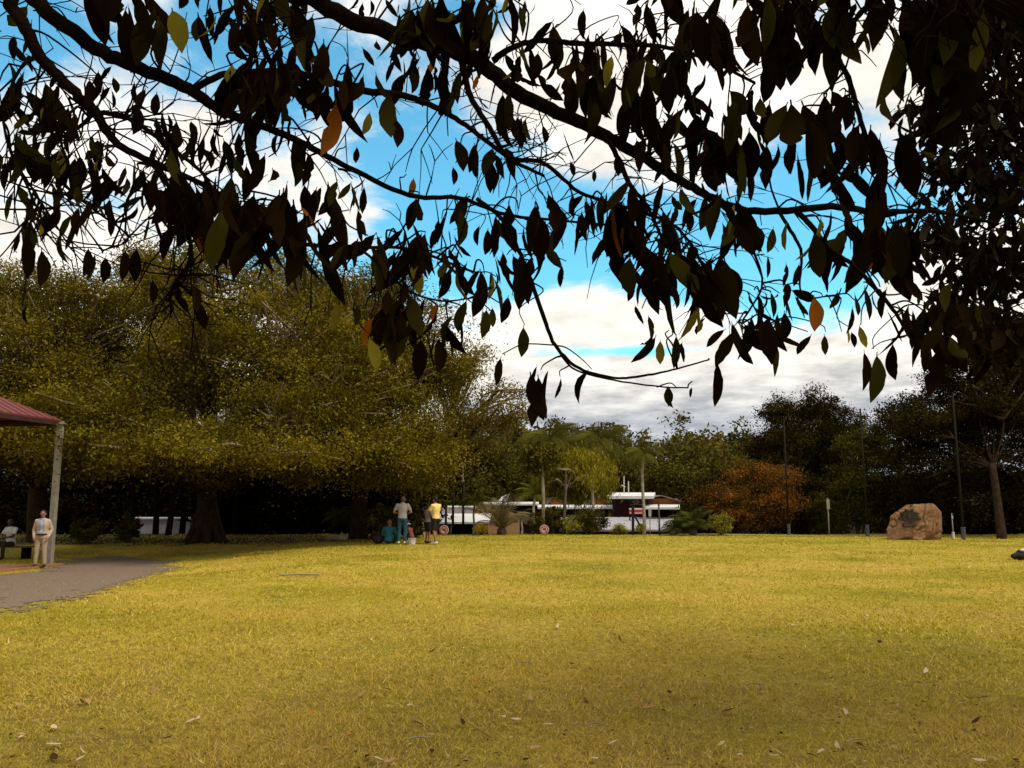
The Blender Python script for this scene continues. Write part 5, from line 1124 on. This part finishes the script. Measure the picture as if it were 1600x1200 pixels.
# more twigs and small sprays along the boughs, as dense as the photograph's
for _ in range(460):
    bi = random.choice([0, 1, 2, 3, 4, 5, 9, 10, 11, 12, 13, 14, 15, 16]); pts = B.br[bi][0]; i = random.randrange(6, len(pts)); 
    if pts[i].y < 1.2: continue
    d = Vector((random.gauss(.25, .6), random.gauss(0, .4), random.gauss(-.2, .6))); B.bare_twig(bi, i, random.uniform(.10, .34), d)
for _ in range(110):
    bi = random.randrange(len(B.br)); pts = B.br[bi][0]; i = random.randrange(8, len(pts)); q = pts[i]
    if q.y < 1.2: continue
    v = q-CAM; f = v.y*CP+v.z*SP; sx = 800+FPX*v.x/f; sy = 600-FPX*(v.z*CP-v.y*SP)/f
    if sy > 340 or sy < -60 or (560 < sx < 1000 and sy > 190) or (1130 < sx < 1360 and 60 < sy < 180): continue
    place(sx+random.gauss(0, 35), sy+abs(random.gauss(0, 28)), random.randint(2, 4), random.uniform(40, 75), random.choice('dddddddddg'))
def upper_crown(e, blobs, n, mat):
    """the rest of the crown, out of view overhead, placed to shade the near lawn"""
    (V, F, T), cen, _ = crown(blobs, n, 26, .17, .55, .6, .2)
    o = link('crown', mesh_np('crown', V-np.array(e.location), F, mat, T), e); tag(o, kind='stuff')
upper_crown(E1, [((-2.6, .6, 5.9), (2.6, 2.4, 1.2)), ((.3, 2.3, 6.0), (2.6, 1.5, .9)), ((-.5, -1.2, 5.6), (3.4, 2.2, 1.2))], 300, MT['leaf_dark_t'])  # unseen leaf mass, added so its shade falls on the near lawn
br2 = MB()
for q in ((.3, 2.3, 6.0), (-.5, -1.2, 5.6), (-4.6, .4, 5.8), (-2.2, 2.4, 6.0)): br2.tube(spline([T2+Vector((-.05, -.05, .6)), T2.lerp(Vector(q), .5)+Vector((0, 0, .7)), Vector(q)], 6), [.09-.006*i for i in range(13)], 8)
br2.build('upper_limbs', MT['bark_dark'], E1, True)
B.finish(300)

# second near tree on the right: smaller looking leaves, farther away, very dense
random.seed(5)
base = Vector((5.9, 6.0, gz(5.9, 6.0))); E2 = empty('shade_tree', base); tag(E2, 'dense dark small-leaved tree crowding in from the right edge', 'tree')
MB().tube(spline([base-Vector((0, 0, .2)), base+Vector((-.05, 0, 1.2)), base+Vector((-.2, 0, 2.6)), base+Vector((-.4, 0, 4.2)), base+Vector((-.6, 0, 6.0))], 5), [.26-.008*i for i in range(21)], 14).build('trunk', MT['bark_dark'], E2, True)
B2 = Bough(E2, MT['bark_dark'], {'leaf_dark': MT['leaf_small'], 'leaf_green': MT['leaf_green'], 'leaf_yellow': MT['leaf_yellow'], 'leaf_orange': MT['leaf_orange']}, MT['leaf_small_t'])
for (z0, ctrl) in ((2.0, ((1640, 560, 5.6), (1560, 520, 5.5), (1480, 480, 5.4))), (2.6, ((1660, 420, 5.6), (1560, 400, 5.5), (1440, 380, 5.3))), (3.2, ((1650, 300, 5.6), (1540, 280, 5.5), (1420, 260, 5.3))), (3.9, ((1660, 180, 5.6), (1560, 170, 5.5), (1430, 170, 5.4), (1390, 195, 5.4))), (4.8, ((1660, 60, 5.8), (1580, 50, 5.7), (1500, 90, 5.6)))):
    B2.branch([(base+Vector((-.1-z0*.06, 0, z0)), .07)]+[(P(a, b, Y), .04-.009*i) for i, (a, b, Y) in enumerate(ctrl)])
lim = [(-80, 1500), (60, 1500), (110, 1440), (180, 1392), (240, 1430), (330, 1425), (400, 1415), (460, 1430), (510, 1470), (560, 1520), (600, 1580)]
def left_lim(y):
    for (a, b), (c, d) in zip(lim, lim[1:]):
        if a <= y <= c: return b+(d-b)*(y-a)/(c-a)
    return 1600
for _ in range(460):
    y = random.uniform(-60, 560); l0 = left_lim(y); x = l0+(1660-l0)*random.random()**.9; Y = random.uniform(4.7, 6.2)
    bi, path = B2.twig(P(x, y, Y), .006, .002); n = random.randint(4, 8)
    for q in range(n):
        bp = path[random.randint(len(path)//2, len(path)-1)]+Vector((random.gauss(0, .05), random.gauss(0, .05), random.gauss(0, .03)))
        ax = Vector((random.gauss(0, .6), random.gauss(0, .5), -.8)); Lp = random.uniform(24, 44)
        r_ = random.random(); B2.leaf(bi, bp, ax, Lp*Y/FPX, 'leaf_green' if r_ < .03 else 'leaf_dark', None, Lp if x < 1590 and y > 0 else 0)
B2.finish(300)
upper_crown(E2, [((5.6, 4.9, 7.2), (3.0, 2.2, 1.2)), ((3.4, 3.9, 6.6), (1.9, 1.4, .8)), ((6.2, 7.2, 7.6), (2.2, 1.8, 1.4)), ((6.4, 2.6, 6.6), (2.2, 2.0, 1.2))], 330, MT['leaf_small_t'])
br2 = MB(); tp = base+Vector((-.5, 0, 5.2))
for q in ((5.6, 4.9, 7.2), (3.4, 3.9, 6.6), (6.2, 7.2, 7.6), (6.4, 2.6, 6.6)): br2.tube(spline([tp, tp.lerp(Vector(q), .5)+Vector((0, 0, .4)), Vector(q)], 6), [.10-.006*i for i in range(13)], 8)
br2.build('upper_limbs', MT['bark_dark'], E2, True)

# ------------------------------------------------------------------ fallen leaves and sticks on the lawn
random.seed(11)
FL = {k: [mesh_np('fallen_leaf', (LV[v][0]-np.array([0, 0, -.5]))[:, [0, 2, 1]]*np.array([1.1, 1, .6]), LV[v][1], m) for v in (0, 3, 5, 8)] for k, m in
      (('tan', plain('dry_tan_leaf', (.36, .22, .10), (.26, .15, .06), 5, .9, spec=0.0)), ('pale', plain('pale_dry_leaf', (.50, .37, .22), None, 5, .9, spec=0.0)), ('orange', plain('orange_dead_leaf', (.42, .15, .02), None, 5, .9, spec=0.0)), ('brown', plain('brown_dead_leaf', (.06, .03, .016), None, 5, .9, spec=0.0)))}
LB = {'tan': 'small dry tan leaf fallen on the mown grass', 'pale': 'small bleached pale leaf fallen on the mown grass', 'orange': 'small orange dead leaf fallen on the mown grass', 'brown': 'small dark brown dead leaf fallen on the mown grass'}
SPOT = [(292, 1094, 'tan'), (640, 1110, 'pale'), (675, 1022, 'brown'), (788, 952, 'pale'), (747, 1074, 'orange'), (468, 1062, 'pale'), (450, 1078, 'tan'), (485, 1120, 'orange'), (258, 1164, 'brown'), (33, 1155, 'tan'), (18, 1156, 'brown'), (232, 1172, 'pale'), (48, 1096, 'tan'), (85, 1144, 'pale'), (872, 984, 'pale'), (1240, 981, 'pale'), (1355, 966, 'pale'), (1452, 965, 'tan'), (1115, 1168, 'orange'), (1285, 1180, 'pale'), (1512, 1100, 'pale'), (1310, 1173, 'pale'), (1160, 1078, 'tan'), (1320, 1122, 'pale'), (1400, 1180, 'tan'), (545, 1162, 'orange'), (575, 1190, 'orange'), (722, 1138, 'brown'), (806, 1131, 'pale'), (655, 1138, 'brown'), (1138, 1119, 'brown'), (1445, 1104, 'brown'), (1505, 1040, 'brown'), (1565, 1057, 'brown'), (975, 1114, 'tan'), (1000, 1106, 'orange'), (900, 1140, 'tan'), (1010, 1175, 'tan')]
for _ in range(62):
    x = random.uniform(10, 1590); y = 1200-200*random.random()**1.6
    if x < 600 and random.random() < .5: x += 800
    SPOT.append((x, y, random.choice(['tan', 'pale', 'brown', 'tan', 'brown', 'pale'])))
for i, (x, y, k) in enumerate(SPOT):
    g0 = G(x, y); o = link('fallen_leaf', random.choice(FL[k])); o.location = g0+Vector((0, 0, .036)); s_ = random.uniform(.06, .125); o.scale = (s_, s_, s_)
    o.rotation_euler = (random.gauss(0, .25), random.gauss(0, .25), random.uniform(0, 6.28)); tag(o, LB[k], 'leaf', k+' fallen leaves on the lawn')
for (x, y, L, a, lab) in ((468, 900.5, .85, .12, 'long pale stick lying on the far left lawn'), (817, 1041, .16, -.1, 'short grey twig lying in the middle of the lawn'), (930, 1140, .13, .2, 'short brown twig near the bottom centre of the lawn'), (655, 1164, .16, .1, 'thin twig at the bottom of the lawn left of centre'), (1180, 1077, .14, -.2, 'crooked pale twig on the right half of the lawn'), (1340, 1168, .16, .3, 'bent pale twig at the bottom right of the lawn')):
    g0 = G(x, y); o = MB().tube(spline([Vector((-L/2, 0, 0)), Vector((-L*.1, .02, .008)), Vector((L/2, 0, .003))], 4), [.0055*(1 if L < .5 else 3.6)]*9, 6).local('stick', MT['bark_palm'])
    o.location = g0+Vector((0, 0, .03)); o.rotation_euler = (0, 0, a); tag(o, lab, 'stick')

# crumbs of dry leaf and bark trodden into the turf, more of them under the near trees
def litter():
    n = 5200; y = 3.8+9.0*rng.random(n)**1.7; x = rng.uniform(-1, 1, n)*(.68*y+.4); k = rng.random(n) < np.clip(.45+.09*x, .12, 1); x, y = x[k], y[k]; n = len(x)
    V, F, T = leaf_quads(np.c_[x, y, gzv(x, y)+.020+.012*rng.random(n)], .034, rng.random(n), .5)
    c = V.reshape(-1, 4, 3); m = c.mean(axis=1, keepdims=True); c[:, :, 2] = m[:, :, 2]+(c[:, :, 2]-m[:, :, 2])*.45
    mt = foliage('litter', [(.03, .016, .007), (.07, .036, .013), (.24, .14, .05), (.42, .28, .13), (.09, .045, .016)], 0)
    tag(link('leaf_litter', mesh_np('leaf_litter', c.reshape(-1, 3), F, mt, T)), 'scattered crumbs of dry leaf and bark in the grass', 'litter', kind='stuff')
litter()
